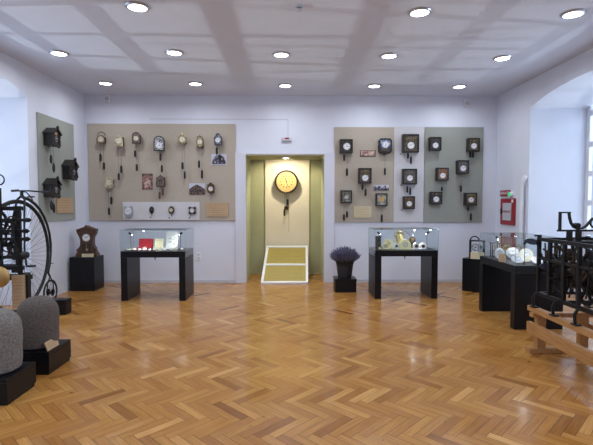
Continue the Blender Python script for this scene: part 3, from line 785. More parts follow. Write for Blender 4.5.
loc, w, h = onright(501.5, 510.5, 190.5, 196)
t = thing('hydrant_sign', loc, 'small red hydrant sign with white letters above the fire cabinet', 'sign', rz=-PI/2)
MB().b2(-w/2, w/2, -.03, 0, -h/2, h/2, bev=.004).build('plate', M['red'], t)
text_mesh('HIDRANT', .075, M['white'], t, (0, -.032, 0))
q = PX(512.3, 194.5, XR)
t = thing('indicator_lamp', (XR, q.y, q.z), 'round green indicator lamp beside the red hydrant sign', 'lamp', rz=-PI/2)
MB().cyl((0, -.05, 0), (0, 0, 0), .05, seg=24).build('housing', M['white'], t)
MB().lathe([(.04, .05), (.035, .07), (.002, .08)], axis='y', seg=20).build('lens', M['greenlamp'], t, smooth=True)
p0 = PX(520.8, 240, XR-.06)
zt = PX(520.8, 184, XR-.06).z
t = thing('heating_pipe', (XR-.06, p0.y, 0), 'white vertical heating pipe on the right wall beside the fire cabinet', 'pipe')
pts = [(0, 0, .0), (0, 0, zt-.1), (0, -.02, zt), (.0, -.05, zt+.06), (.015, -.09, zt+.12)]
MB().tube(pts, .035, 12).build('pipe', M['white'], t, smooth=True)
pts = [(0, 0.005, zt-.22), (0, .1, zt-.22), (.04, .2, zt-.22)]
MB().tube(pts, .014, 8).build('branch', M['white'], t, smooth=True)
for z in (1.0, zt-.35): MB().cyl((0, 0, z-.03), (0, 0, z+.03), .045, seg=14).build('collar', M['white'], t)
o = MB().b2(XR-.012, XR, sR.y+.03, sR.y+.06, 0, PX(526, 180, XR).z).build('cable_trunking', M['casing'])
tag(o, 'thin white cable trunking at the corner of the right window niche', 'trunking')

# ------------------------------------------------------------------ glass cases
CW, CD, CH = 1.05, .62, .812
def glass_case(loc, rz, label, right_leds):
    t = thing('display_table', loc, label, 'glass case', rz=rz)
    th = .1
    MB().b2(-CW/2, CW/2, -CD/2, CD/2, CH-th, CH, bev=.003).build('table_top', M['black'], t)
    for s in (-1, 1): MB().b2(s*CW/2, s*(CW/2-.105), -CD/2, CD/2, 0, CH-th, bev=.003).build('leg', M['black'], t)
    g = .004; gz0, gz1 = CH-th, CH+.343; a, b = CW/2+.001, CD/2+.001
    for s in (-1, 1):
        MB().b2(s*a, s*(a+g), -b, b, gz0, gz1).build('glass_side', M['glass'], t)
        MB().b2(-a-g, a+g, s*b, s*(b+g), CH, gz1).build('glass_front' if s < 0 else 'glass_back', M['glass'], t)
    tp = MB().b2(-a-g, a+g, -b-g, b+g, gz1, gz1+g).build('glass_top', M['glass'], t)
    mb = MB(); e = .003
    for s in (-1, 1):
        mb.b2(-a-g, a+g, s*(b+g)-e, s*(b+g)+e, gz1, gz1+g+.001); mb.b2(s*(a+g)-e, s*(a+g)+e, -b-g, b+g, gz1, gz1+g+.001)
        for s2 in (-1, 1): mb.b2(s*(a+g/2)-.0025, s*(a+g/2)+.0025, s2*(b+g/2)-.0025, s2*(b+g/2)+.0025, CH, gz1)
    mb.build('polished_edge', M['glassedge'], t)
    MB().cyl((0, -CD/2+.12, CH-th-.02), (0, -CD/2+.12, CH-th), .014, seg=10).b2(-.006, .006, -CD/2+.116, -CD/2+.124, CH-th-.06, CH-th-.02).build('lock', M['dialblack'], t)
    # stalk lamps standing inside on the top
    for (lx, ly, lean) in right_leds:
        MB().tube([(lx, ly, CH), (lx, ly, CH+.27)], .004, 6).cyl((lx, ly, CH), (lx, ly, CH+.008), .02, seg=12).build('lamp_stalk', M['dialblack'], t)
        hd = MB().cyl((lx-.012*lean, ly, CH+.26), (lx+.03*lean, ly, CH+.295), .014, .017, seg=12).build('lamp_head', M['dialblack'], t)
        MB().cyl((lx-.013*lean, ly, CH+.259), (lx-.016*lean, ly, CH+.256), .006, seg=12).build('lamp_lens', M['led'], hd)
    return t
def spot(loc, target, power, col=(1, .97, .9), ang=100, rad=.02, blend=.6):
    l = bpy.data.lights.new('case_light', 'SPOT'); l.energy = power; l.color = col; l.spot_size = math.radians(ang); l.spot_blend = blend; l.shadow_soft_size = rad
    o = bpy.data.objects.new('case_light', l); C.objects.link(o); o.location = loc
    o.rotation_euler = (Vector(target)-Vector(loc)).to_track_quat('-Z', 'Y').to_euler()
    return o
fL, fR = PZ(121.4, 301, 0), PZ(185, 301.3, 0)
LC = Vector(((fL.x+fR.x)/2, fL.y+CD/2, 0))
fL, fR = PZ(376.7, 298.9, 0), PZ(436.4, 299.2, 0)
RC = Vector(((fL.x+fR.x)/2, fL.y+CD/2, 0))
n0, n1 = PZ(514, 329.6, 0), PZ(481.2, 311, 0)
SC = Vector(((n0.x+n1.x)/2 + CD/2, n0.y + CW/2, 0))
print('CASES', LC, RC, SC, 'n0', n0, 'n1', n1)
glass_case(LC, 0, 'black display table with glass cover and a red watch box, left of the recess', [(-.42, -.12, -1), (.4, -.1, 1)])
glass_case(RC, 0, 'black display table with glass cover of ivory and gilt clocks, beside the lavender pot', [(-.42, -.1, -1), (.4, -.1, 1)])
glass_case(SC, PI/2, 'black display table with glass cover of enamel dials along the right wall', [(.38, .12, 1), (-.38, .12, -1)])
def led(base, lx, ly, label, rz=0, pw=5.5):
    p = Vector((lx*math.cos(rz)-ly*math.sin(rz), lx*math.sin(rz)+ly*math.cos(rz), 0)) + base
    t = thing('puck_light', (p.x, p.y, CH+.323), label, 'light')
    MB().cyl((0, 0, .006), (0, 0, .0195), .022, seg=16).build('housing', M['chrome'], t)
    MB().cyl((0, 0, 0), (0, 0, .006), .011, seg=16).build('lens', M['led'], t)
    spot((p.x, p.y, CH+.318), (p.x, p.y, CH), pw, ang=150)
led(LC, -.18, -.2, 'tiny round light under the glass top of the left glass case')
led(LC, .4, .02, 'tiny round light at the right end under the glass top of the left glass case')
led(RC, .18, -.12, 'tiny round light near the middle under the glass top of the ivory clock case', 0, 9)
led(RC, .46, -.1, 'tiny round light at the right end of the ivory clock case')
led(SC, -.4, .1, 'tiny round light at the near end of the dial case by the right wall', PI/2, 2.5)
led(SC, .1, .0, 'tiny round light in the middle of the dial case by the right wall', PI/2, 2.5)

def local(base, rz=0):
    def f(x, y, z=CH): return Vector((x*math.cos(rz)-y*math.sin(rz), x*math.sin(rz)+y*math.cos(rz), 0)) + base + Vector((0, 0, z))
    return f
# -- left case contents
W = local(LC)
t = thing('watch_box', W(-.24, .02), 'open red velvet watch box in the left glass case', 'box')
MB().b2(-.12, .12, -.1, .06, 0, .035, bev=.004).build('tray', M['redvelvet'], t)
MB().box((0, .09, .1), (.24, .03, .15), rot=Euler((-.15, 0, 0)).to_matrix(), bev=.005).build('lid', M['redvelvet'], t)
def card(loc, w, h, m, label, cat='card', tilt=-.25, name='display_card', rz=0, rows=4, ink='ink'):
    t = thing(name, loc, label, cat, rz=rz)
    R = Euler((tilt, 0, 0)).to_matrix()
    c = R @ Vector((0, 0, h/2)); b = MB().box(c + Vector((0, 0, .002)), (w, .008, h), rot=R).build('plate', M[m], t)
    MB().bar((0, h*math.sin(-tilt)*.9, h*.8), (0, h*.45, .006), .03, .004).build('strut', M[m], t)
    if rows:
        l = text_lines(t, w, h, -.0045, rows, ink, seed=int(w*1000)); l.rotation_euler = (tilt, 0, 0); l.location = c
    return t
card(W(.0, .03), .14, .185, 'yellowpaper', 'small cream card standing in the middle of the left glass case')
t = card(W(.2, .08), .2, .3, 'paper', 'tall white card with watch parts at the right in the left glass case', rows=0)
for x, z, r in ((-.03, .17, .018), (.03, .15, .014), (-.02, .11, .02), (.05, .19, .012), (.04, .08, .016)):
    MB().ring((x, .008+z*.25-.012, z), (0, 1, .25), r, .003, seg=16, ms=6).build('watch_part', M['steel'], t)
def pocket_watch(loc, label, r=.025, tilt=-1.1, m='chrome', dm='dial', rz=0, group='pocket watches laid out in the left glass case'):
    t = thing('pocket_watch', loc, label, 'pocket watch', group, rz=rz)
    R = Euler((tilt, 0, 0)).to_matrix().to_4x4()
    zc = r*abs(math.cos(tilt)) + .006
    def fin(o): o.rotation_euler = (tilt, 0, 0); o.location = (0, 0, zc); return o
    fin(MB().lathe([(r*.6, -.006), (r, -.004), (r, .003), (r*.9, .005), (.001, .0055)], axis='y', seg=20).build('case', M[m], t, smooth=True))
    fin(dial(t, (0, 0), r*.85, -.0065, dm, hm=(10, 9)))
    fin(MB().ring((0, 0, r*1.25), (0, 1, 0), r*.25, r*.06, seg=12, ms=6).build('bow', M[m], t))
    return t
k = 0
for x, y, m, lab in ((-.42, -.2, 'chrome', 'silver pocket watch at the far left of the left glass case'), (-.34, -.18, 'brass', 'brass pocket watch second from the left in the left glass case'),
                (-.25, -.2, 'chrome', 'silver pocket watch in front of the red box tray, left one'), (-.17, -.2, 'dial', 'white pocket watch in front of the red box tray, middle one'), (-.09, -.19, 'chrome', 'silver pocket watch in front of the red box tray, right one'),
                (0, -.19, 'brass', 'brass pocket watch in front of the cream card'), (.08, -.14, 'dial', 'white pocket watch right of the cream card'), (.16, -.18, 'chrome', 'silver pocket watch in front of the tall white card'),
                (.26, -.16, 'brass', 'brass pocket watch right of the tall white card'), (.35, -.2, 'chrome', 'silver pocket watch near the right end of the left glass case'), (.44, -.15, 'brass', 'brass pocket watch at the far right of the left glass case')):
    pocket_watch(W(x, y), lab, r=.03 if k % 3 else .036, tilt=-.8 if k % 2 else -1.2, m=m, dm='dial' if k % 3 else 'creamdial'); k += 1

# -- right case contents: small table clocks
W = local(RC + Vector((.028, 0, 0)))
def dome_clock(loc, w, h, m, label, dr=.28, dm='dial', base=True, d=.06):
    t = thing('table_clock', loc, label, 'table clock')
    pl = [(x, z+h/2+(.012 if base else 0)) for x, z in arch_poly(w, h)]
    MB().prism(pl, -d/2, d/2).build('case', M[m], t)
    if base: MB().b2(-w*.62, w*.62, -d*.7, d*.7, 0, .0125, bev=.003).build('base', M[m], t)
    dial(t, (0, h*.55), dr*w, -d/2-.003, dm, hm=(10, 9), ring='brass')
    return t
dome_clock(W(.0, -.1), .19, .155, 'yellowglow', 'largest domed ivory table clock in the middle of the right glass case', dr=.2)
dome_clock(W(-.155, -.1), .075, .1, 'dial', 'small white arched table clock with dark dial left of the ivory dome', dm='front_dark')
dome_clock(W(.185, -.1), .1, .1, 'dial', 'white arched table clock right of the ivory dome', dm='front_grey')
dome_clock(W(.315, -.06), .12, .09, 'dial', 'low white domed table clock at the right in the right glass case', dm='front_dark', dr=.25)
dome_clock(W(-.33, -.08), .11, .1, 'yellowglow', 'cream table clock at the left in the right glass case', dm='creamdial')
dome_clock(W(-.26, .05), .16, .15, 'yellowpaper', 'broad cream table clock behind at the left in the right glass case', dm='creamdial', dr=.2)
t = thing('table_clock', W(-.44, .02), 'dark square mantel clock at the left end of the right glass case', 'table clock')
MB().b2(-.045, .045, -.03, .03, 0, .2, bev=.004).b2(-.055, .055, -.035, .035, .2, .215).build('case', M['front_grey'], t)
dial(t, (0, .14), .03, -.033, 'front_dark')
t = thing('figure_clock', W(-.05, .1), 'gilt figure clock standing tall behind the ivory dome clock', 'table clock')
MB().b2(-.075, .075, -.04, .04, 0, .03, bev=.005).lathe([(.07, .03), (.06, .06), (.045, .1), (.065, .17), (.06, .22), (.035, .25), (.05, .28), (.02, .312)], seg=14).build('body', M['gilt'], t, smooth=True)
mb = MB()
for s in (-1, 1): mb.tube([(s*.05, 0, .17), (s*.085, 0, .22), (s*.07, 0, .28)], [.015, .012, .008], 8).tube([(s*.03, 0, .05), (s*.08, 0, .08), (s*.07, 0, .14)], [.015, .012, .008], 8)
mb.build('scrolls', M['gilt'], t, smooth=True)
dial(t, (0, .18), .035, -.055, 'creamdial')
t = thing('figure_clock', W(.17, .08), 'silver bird figure clock with spread wings at the right of the ivory dome', 'table clock')
MB().lathe([(.06, 0), (.06, .02), (.03, .04), (.05, .1), (.06, .14), (.045, .18), (.015, .2)], seg=16).build('body', M['bronze'], t, smooth=True)
mb = MB().ball((0, 0, .22), .022, (1, .8, 1.6), 10).ball((.01, -.01, .255), .012, (1, 1, 1), 8)
mb.tube([(-.005, 0, .22), (-.06, 0, .25), (-.13, 0, .29), (-.19, 0, .3)], [.014, .018, .012, .004], 8).tube([(.005, 0, .22), (.03, 0, .26), (.045, 0, .29)], [.014, .014, .004], 8)
mb.build('bird', M['chrome'], t, smooth=True)
dial(t, (0, .12), .035, -.06, 'front_dark')
for k, (x, m) in enumerate(((-.46, 'brass'), (-.4, 'gilt'), (-.25, 'gilt'), (-.2, 'brass'))):
    pocket_watch(W(x, -.2), ['brass watch at the left front corner of the right glass case', 'gilt watch second from the left at the front of the right glass case', 'gilt watch third from the left at the front of the right glass case', 'brass watch fourth from the left at the front of the right glass case'][k], r=.022, tilt=-.7, m=m, dm='creamdial', group='watches along the front of the right glass case')

# -- side case contents
def sidept(px, py, z):      # a point over the table at height z
    return PZ(px, py, z)
def enamel(px, py, w, h, m, label, rz, tilt=-.5, zc=None):
    p = PZ(px, py, CH+.06 if zc is None else zc); t = thing('enamel_dial', (p.x, p.y, CH), label, 'clock dial', rz=rz)
    R = (tilt, 0, 0); c = Vector((0, 0, h/2*math.cos(tilt)+.012))
    def fin(o): o.rotation_euler = R; o.location = c; return o
    fin(MB().lathe([(w/2, -.006), (w/2*1.04, 0), (w/2*.94, .006), (.001, .008)], axis='y', seg=28, sy=h/w).build('plate', M[m], t, smooth=True))
    fin(dial(t, (0, h*.1), w*.3, -.012, 'dial', hm=(10, 9)))
    MB().bar((0, .03, h*.45), (0, .1, .006), .02, .005).b2(-w*.2, w*.2, -.02, .1, 0, .006).build('easel', M['dialblack'], t)
    return t
enamel(499.5, 255.3, .12, .15, 'dial', 'upright white oval dial at the far end of the dial case', -.3, -.2)
enamel(512.4, 254.6, .16, .16, 'greysign', 'tilted bluish round dial in the middle of the dial case', -.5, -.45)
enamel(526, 255.5, .17, .2, 'dialcream', 'largest cream oval dial with numerals in the dial case', -.5, -.6, CH+.09)
enamel(517.5, 261, .15, .13, 'dial', 'white round dial lying low at the front of the dial case', -.3, -.9, CH+.03)
enamel(537, 262, .13, .13, 'dial', 'white round dial at the near end of the dial case', -.2, -.9, CH+.03)
p = PZ(504, 258.4, CH+.05)
card((p.x-.02, p.y, CH), .09, .11, 'oaksign', 'brown text card at the front edge of the dial case', rz=-.3)
for px, py, lab in ((496, 246, 'gilt skeleton watch ring at the far end of the dial case'), (508, 244, 'gilt watch ring behind the bluish dial'), (513, 243, 'pale gilt watch ring at the back of the dial case')):
    p = PZ(px, py, CH+.12)
    t = thing('watch_ring', (min(p.x, SC.x+.24), min(p.y, SC.y+.47), CH), lab, 'watch movement', 'gilt rings at the back of the dial case')
    MB().ring((0, 0, .12), (0, 1, .2), .05, .006, seg=24, ms=8).ring((0, 0, .12), (0, 1, .2), .03, .005, seg=20, ms=6).build('ring', M['gilt'], t, smooth=True)
    MB().cyl((0, 0, .006), (0, 0, .07), .004, seg=6).cyl((0, 0, 0), (0, 0, .006), .025, seg=14).build('stand', M['dialblack'], t)
p = PZ(487.8, 247, CH+.12)
t = thing('skeleton_clock', (max(p.x, SC.x-.2), SC.y+.42, CH), 'small dark openwork clock at the far left corner of the dial case', 'table clock')
mb = MB()
for sx in (-1, 1):
    for sy in (-1, 1): mb.cyl((sx*.05, sy*.03, 0), (sx*.05, sy*.03, .2), .007, seg=8)
mb.b2(-.06, .06, -.04, .04, 0, .012).b2(-.06, .06, -.04, .04, .2, .21)
mb.build('frame', M['bronze'], t)
MB().gear((0, -.01, .13), (0, 1, 0), .045, .008, 24, 4).gear((0, .01, .07), (0, 1, 0), .03, .008, 18, 4).build('gears', M['brass'], t)

# ------------------------------------------------------------------ pedestals
a, b = PZ(70, 291.2, 0), PZ(94.3, 291.3, 0)
px0, px1, py0 = a.x, b.x, a.y; zt = .615
o = MB().b2(px0, px1, py0, py0+.42, 0, zt, bev=.004).build('pedestal', M['black'])
tag(o, 'black cube pedestal in the left corner under the carved mantel clock', 'pedestal')
cx, cy = (px0+px1)/2+.03, py0+.18
t = thing('mantel_clock', (cx, cy, zt), 'carved brown mantel clock with white dial on the left corner pedestal', 'mantel clock', rz=.12)
k = .00178
half = [(365, 100), (330, 102), (322, 96), (312, 88), (300, 84), (282, 82), (270, 78), (255, 66), (225, 62), (195, 62), (165, 66), (145, 80), (120, 92), (108, 88), (95, 98), (80, 94), (76, 72), (64, 44), (56, 22), (45, 10)]
z0 = 365
pr = [(h_*k, (z0-y_)*k) for y_, h_ in half]
MB().prism(pr + [(-x, z) for x, z in pr[::-1]], -.06, .08).build('case', M['carved'], t)
MB().b2(-.185, .185, -.09, .1, 0, .055, bev=.008).build('base', M['carved'], t)
mb = MB()
for s in (-1, 1):
    mb.ring((s*.13, -.065, .47), (0, 1, 0), .03, .012, seg=16, ms=8).ring((s*.14, -.065, .12), (0, 1, 0), .025, .012, seg=16, ms=8)
    mb.tube([(s*.12, -.065, .1), (s*.1, -.07, .2), (s*.09, -.065, .28), (s*.13, -.065, .42)], [.016, .012, .01, .014], 8)
    mb.tube([(s*.13, -.065, .49), (s*.07, -.07, .52), (0, -.065, .55)], [.014, .012, .018], 8)
mb.ball((0, -.065, .52), .03, (1.2, .6, 1), 10).ball((0, -.065, .565), .016, (1, .8, 1.4), 8)
mb.build('carving', M['carved'], t, smooth=True)
dial(t, (0, (z0-168)*k), .075, -.065, 'dial', hm=(10, 9), ring='bronze')
MB().b2(-.075, .075, -.066, -.06, .075, .24).build('pendulum_window', M['front_dark'], t)
MB().cyl((0, -.07, .22), (0, -.07, .14), .004, seg=6).lathe([(.002, -.006), (.022, -.002), (.022, .002), (.002, .006)], (0.01, -.07, .13), axis='y', seg=16).build('pendulum', M['brass'], t)
t = thing('name_plate', (cx+.06, cy-.135, zt), 'pale card propped in front of the carved mantel clock', 'sign')
MB().box((0, 0, .032), (.21, .01, .06), rot=Euler((-.3, 0, 0)).to_matrix()).build('plate', M['creamsign'], t)
l = text_lines(t, .21, .06, -.0055, 3, seed=5); l.rotation_euler = (-.3, 0, 0); l.location = (0, 0, .032)

# right corner pedestal, turned
a = PZ(461.9, 290.6, 0); b = PZ(481, 293.6, 0); d = (b-a).normalized(); 
ang = math.atan2(d.y, d.x); ang = max(ang, -.75)
S = .46; d = Vector((math.cos(ang), math.sin(ang), 0)); n = Vector((-d.y, d.x, 0))
c = a + d*S/2 + n*S/2; zt = .6
t = thing('pedestal', (c.x, c.y, 0), 'black cube pedestal in the right corner behind the dial case', 'pedestal', rz=ang)
MB().b2(-S/2, S/2, -S/2, S/2, 0, zt, bev=.004).build('body', M['black'], t)
print('PED', a, b, ang, c)
p = a + d*.2 + n*.16
t = thing('iron_clock', (p.x, p.y, zt), 'small black iron clock movement on the right corner pedestal', 'clock movement', rz=-.3)
mb = MB()
for sx in (-1, 1):
    for sy in (-1, 1): mb.b2(sx*.115-.012, sx*.115+.012, sy*.08-.012, sy*.08+.012, 0, .31)
mb.b2(-.13, .13, -.09, .09, 0, .02).b2(-.13, .13, -.09, .09, .31, .325)
mb.build('frame', M['iron'], t)
MB().gear((-.03, -.04, .2), (0, 1, 0), .065, .012, 28, 4).gear((.06, -.02, .13), (0, 1, 0), .045, .012, 20, 4).cyl((.05, -.07, .21), (.05, .07, .21), .035, seg=16).build('gears', M['steel'], t)
MB().ring((-.04, 0, .32), (0, 1, 0), .075, .011, seg=20, ms=8, a0=0, a1=PI).build('bell_arch', M['iron'], t, smooth=True)
MB().cyl((.03, -.08, .02), (.03, -.08, .28), .012, seg=10).build('pillar', M['chrome'], t)
p2 = p + Vector((-.03, -.14, 0)) 
t = thing('name_plate', (p.x-.045, p.y-.13, zt), 'cream text card in front of the small iron clock on the right corner pedestal', 'sign', rz=-.3)
MB().box((0, 0, .06), (.23, .01, .12), rot=Euler((-.12, 0, 0)).to_matrix()).build('plate', M['creamsign'], t)
l = text_lines(t, .22, .11, -.0055, 4, seed=8); l.rotation_euler = (-.12, 0, 0); l.location = (0, 0, .06)

# lavender pot on a low box
a, b = PZ(335.2, 292.5, 0), PZ(356.6, 292.7, 0)
Bw = b.x-a.x; Bc = Vector(((a.x+b.x)/2, a.y+Bw*.45, 0)); bh = .24
t = thing('plinth', Bc, 'low black box plinth under the lavender pot', 'plinth')
MB().b2(-Bw/2, Bw/2, -Bw*.45, Bw*.45, 0, bh-.03, bev=.004).build('body', M['black'], t)
MB().b2(-Bw/2-.008, Bw/2+.008, -Bw*.45-.008, Bw*.45+.008, bh-.028, bh, bev=.003).build('top', M['black'], t)
t = thing('lavender_pot', Bc + Vector((0, 0, bh)), 'black wicker pot full of dried lavender on the low black plinth', 'plant')
mb = MB()
prof = [(.01, 0), (.12, .0), (.128, .02)]
for i in range(9): prof += [(.126+i*.003, .03+i*.026), (.133+i*.003, .043+i*.026)]
prof += [(.165, .27), (.15, .27), (.14, .25), (.01, .25)]
mb.lathe(prof, seg=28).build('pot', M['basket'], t, smooth=True)
rng = random.Random(11); ms, mf = MB(), MB()
for i in range(520):
    a = rng.uniform(0, 2*PI); r = math.sqrt(rng.random()); lean = r*.15*rng.uniform(.8, 1.15); hh = .3*(1-.42*r*r)*rng.uniform(.62, 1.15)
    p0 = Vector((math.cos(a)*r*.12, math.sin(a)*r*.12, .235)); p1 = p0 + Vector((math.cos(a)*lean*.45, math.sin(a)*lean*.45, hh*.55)); p2 = p0 + Vector((math.cos(a)*lean, math.sin(a)*lean, hh))
    a2 = rng.uniform(0, 2*PI); p2 += Vector((math.cos(a2), math.sin(a2), 0))*.02
    ms.tube([p0, p1, p2], .0022, 3)
    dd = (p2-p1).normalized()
    mf.tube([p1, p1.lerp(p2, .4), p2, p2 + dd*.02], [.004, .0075, .0065, .002], 5)
ms.build('stems', M['stem'], t); mf.build('flowers', M['lavender'], t)

# ------------------------------------------------------------------ stones
for (yn, yf, xr, dia, ztop, m, lab, cl) in (
    (4.13, 4.55, None, .36, .7, 'stone', 'rounded dark grey stone clock weight on the black plinth farther from the camera', (48.7, 375.3, 71.7, 359.6)),
    (3.5, 3.9, None, .40, .725, 'stone2', 'paler rough stone clock weight cut by the left photo edge', (7, 406.2, 36.8, 385.4))):
    a, b = PZ(cl[0], cl[1], 0), PZ(cl[2], cl[3], 0); xr = (a.x+b.x)/2; y0, y1 = a.y, b.y; w = .46; bh = .213
    print('STONE', a, b)
    t = thing('plinth', ((xr-w/2), (y0+y1)/2, 0), 'low black plinth under the dark grey stone' if m == 'stone' else 'low black plinth under the pale stone at the left edge', 'plinth')
    d = (y1-y0)/2
    MB().b2(-w/2+.01, w/2-.01, -d+.01, d-.01, 0, .03).b2(-w/2, w/2, -d, d, .03, bh-.03, bev=.003).build('body', M['black'], t)
    MB().b2(-w/2, w/2, -d, d, bh-.027, bh, bev=.003).build('top', M['black'], t)
    sx = xr - .205 if m == 'stone' else xr-.22
    R = dia/2; Hs = ztop-bh
    prof = [(.02, 0), (R*.8, 0), (R*.96, .02), (R, .07)]
    for i in range(7): prof.append((R*(1+.006*math.sin(i*2.1)), .07+(Hs-.24)*(i+1)/8))
    for i in range(9):
        q = (i+1)/9*PI/2; prof.append((R*math.cos(q)**.85 if i < 8 else .002, Hs-.16+.16*math.sin(q)))
    mb = MB().lathe(prof, (0, 0, 0), seg=40)
    rng = random.Random(2)
    from mathutils import noise
    for v in mb.bm.verts:
        nn = noise.noise(v.co*6)*.006 + noise.noise(v.co*22)*.004
        dv = Vector((v.co.x, v.co.y, 0))
        if dv.length > .01: v.co += dv.normalized()*nn
    o = mb.build('stone_weight', M[m], smooth=True); o.location = (sx, (y0+y1)/2, bh)
    tag(o, lab, 'stone')
    if m == 'stone': s1 = (xr, y0, y1, bh)
xr, y0, y1, bh = s1
t = thing('text_sign', (xr-.02, y0+.12, bh), 'small wooden text sign leaning on the dark grey stone', 'sign', rz=PI/2)
R = Euler((-.35, 0, 0)).to_matrix()
MB().box((0, 0.014, .045), (.2, .01, .085), rot=R).build('board', M['oaksign'], t)
l = text_lines(t, .18, .08, -.0055, 3, seed=6); l.rotation_euler = (-.35, 0, 0); l.location = (0, .014, .045)

# ------------------------------------------------------------------ penny-farthing
bx, byc, R, zc = -3.74, 6.15, .78, .87
t = thing('penny_farthing', (bx, byc, 0), 'black penny farthing bicycle standing along the left wall', 'bicycle')
o0 = t.location.copy()
def wheel(yc, zc, R, ns, tr, hub):
    wl = MB().ring((bx, yc, zc), (1, 0, 0), R-tr, tr, seg=96 if R > .5 else 48, ms=10).build('wheel', M['rubber'], t, rel=o0, smooth=True)
    MB().ring((bx, yc, zc), (1, 0, 0), R-tr*2.2, tr*.5, seg=96 if R > .5 else 48, ms=8).build('rim', M['iron'], wl, rel=o0, smooth=True)
    MB().cyl((bx-hub, yc, zc), (bx+hub, yc, zc), .022, seg=14).cyl((bx-hub, yc, zc), (bx-hub+.008, yc, zc), .055, seg=18).cyl((bx+hub-.008, yc, zc), (bx+hub, yc, zc), .055, seg=18).build('hub', M['iron'], wl, rel=o0, smooth=True)
    for i in range(ns):
        a = 2*PI*i/ns; s = 1 if i % 2 else -1; d = Vector((0, math.cos(a), math.sin(a)))
        MB().cyl(Vector((bx+s*(hub-.004), yc, zc))+d*.045, Vector((bx, yc, zc))+d*(R-tr*2), .0022, seg=5).build('spoke', M['steel'], wl, rel=o0)
    return wl
wheel(byc, zc, R, 56, .021, .06)
sy, sz, sr = 6.95, .21, .2
wheel(sy, sz, sr, 20, .013, .04)
hd = Vector((bx, byc+.12, zc+R+.02))
mb = MB()
for s in (-1, 1): mb.tube([(bx+s*.09, byc, zc), (bx+s*.085, byc+.02, zc+R*.6), (bx+s*.05, byc+.1, zc+R), (bx, byc+.12, zc+R+.05)], [.012, .014, .016, .018], 8)
mb.cyl(hd, hd+Vector((0, 0, .1)), .022, seg=12)
mb.build('fork', M['iron'], t, rel=o0, smooth=True)
pts = [hd+Vector((0, 0, .05))]
for i in range(11):
    a = math.radians(80 - i*10.5); rr = R+.045+.06*math.sin(i/10*PI)*.4
    pts.append(Vector((bx, byc+rr*math.cos(a), zc+rr*math.sin(a))))
pts.append(Vector((bx, sy-.005, sz+sr+.05)))
MB().tube(pts, [.022]*4+[.019]*5+[.015]*(len(pts)-9), 10).build('backbone', M['iron'], t, rel=o0, smooth=True)
mb = MB()
for s in (-1, 1): mb.tube([(bx+s*.052, sy, sz), (bx+s*.045, sy, sz+sr*.7), (bx, sy, sz+sr+.05)], .009, 8)
mb.build('rear_fork', M['iron'], t, rel=o0, smooth=True)
mb = MB().tube([hd+Vector((-.14, .0, .1)), hd+Vector((-.07, 0, .1)), hd+Vector((0, 0, .1)), hd+Vector((.1, 0, .1)), hd+Vector((.38, .0, .08))], .011, 8)
mb.build('handlebar', M['iron'], t, rel=o0, smooth=True)
for s, e in ((-1, (-.14, 0, .1)), (1, (.38, 0, .08))): MB().tube([hd+Vector((e[0]-s*.1, e[1], e[2]+.006)), hd+Vector(e)], .016, 8).build('grip', M['rubber'], t, rel=o0)
MB().tube([hd+Vector((0, .02, .09)), hd+Vector((0, .12, .08)), hd+Vector((0, .24, .0)), hd+Vector((0, .3, -.1))], [.006, .008, .008, .006], 6).ball(hd+Vector((0, .22, .02)), .045, (1, 1.7, .3), 14).build('saddle', M['rubber'], t, rel=o0, smooth=True)
for s, dz in ((1, -.14), (-1, .14)):
    MB().bar((bx+s*.1, byc, zc), (bx+s*.1, byc+.02, zc+dz), .012, .022, up=(1, 0, 0)).build('crank', M['iron'], t, rel=o0)
    MB().cyl((bx+s*.1, byc+.02, zc+dz), (bx+s*.22, byc+.02, zc+dz), .009, seg=8).b2(min(bx+s*.12, bx+s*.21), max(bx+s*.12, bx+s*.21), byc-.02, byc+.06, zc+dz-.012, zc+dz+.012).build('pedal', M['rubber'], t, rel=o0)
q = pts[-3]
MB().cyl(q, q+Vector((.05, 0, 0)), .006, seg=6).build('mounting_step', M['iron'], t, rel=o0)
MB().b2(bx-.12, bx+.12, byc-.28, byc+.28, 0, .03).b2(bx-.03, bx-.018, byc-.2, byc+.2, .03, .12).b2(bx+.018, bx+.03, byc-.2, byc+.2, .03, .12).build('wheel_stand', M['black'], t, rel=o0)
# black block by the small wheel
a = PZ(65.5, 315.2, 0); b = PZ(72, 312.2, 0)
t = thing('block', (a.x-.05, a.y+.13, 0), 'small black box on the floor beside the bicycle rear wheel', 'box', rz=.0)
MB().b2(-.2, .05, -.12, .05, 0, .2, bev=.004).b2(-.205, .055, -.125, .055, .2, .215, bev=.002).build('body', M['black'], t)
print('BLOCK', a, b)

# ------------------------------------------------------------------ left tower clock on black stand
ly = 4.95; lx1 = PY(29, 260, ly).x; lx0 = lx1-.75; lz = PY(25, 274, ly).z
t = thing('clock_stand', ((lx0+lx1)/2, ly, 0), 'black open stand carrying the iron tower clock at the left edge', 'stand'); o0 = t.location.copy()
for x in (lx0, lx1-.07):
    for y in (ly-.03, ly+.07): MB().b2(x-(y-ly+.03)*.6, x+.07-(y-ly+.03)*.6, y, y+.06, 0, lz, bev=.003).build('leg', M['iron'], t, rel=o0)
for q in ((lx0+.07, lx1-.07, ly, ly+.03, lz-.07, lz-.02), (lx0+.07, lx1-.07, ly+.1, ly+.13, lz-.07, lz-.02), (lx0, lx0+.05, ly+.03, ly+.1, lz-.07, lz-.02), (lx1-.06, lx1-.02, ly+.03, ly+.1, lz-.07, lz-.02), (lx0+.07, lx1-.07, ly, ly+.03, .25, .29)):
    MB().b2(*q).build('rail', M['iron'], t, rel=o0)
a, b = PY(11.5, 280, ly-.06), PY(24.5, 310, ly-.06)
t = thing('text_sign', ((a.x+b.x)/2, ly-.045, b.z), 'tall wooden text sign fixed to the black stand at the left edge', 'sign')
w, h = b.x-a.x, a.z-b.z+.05
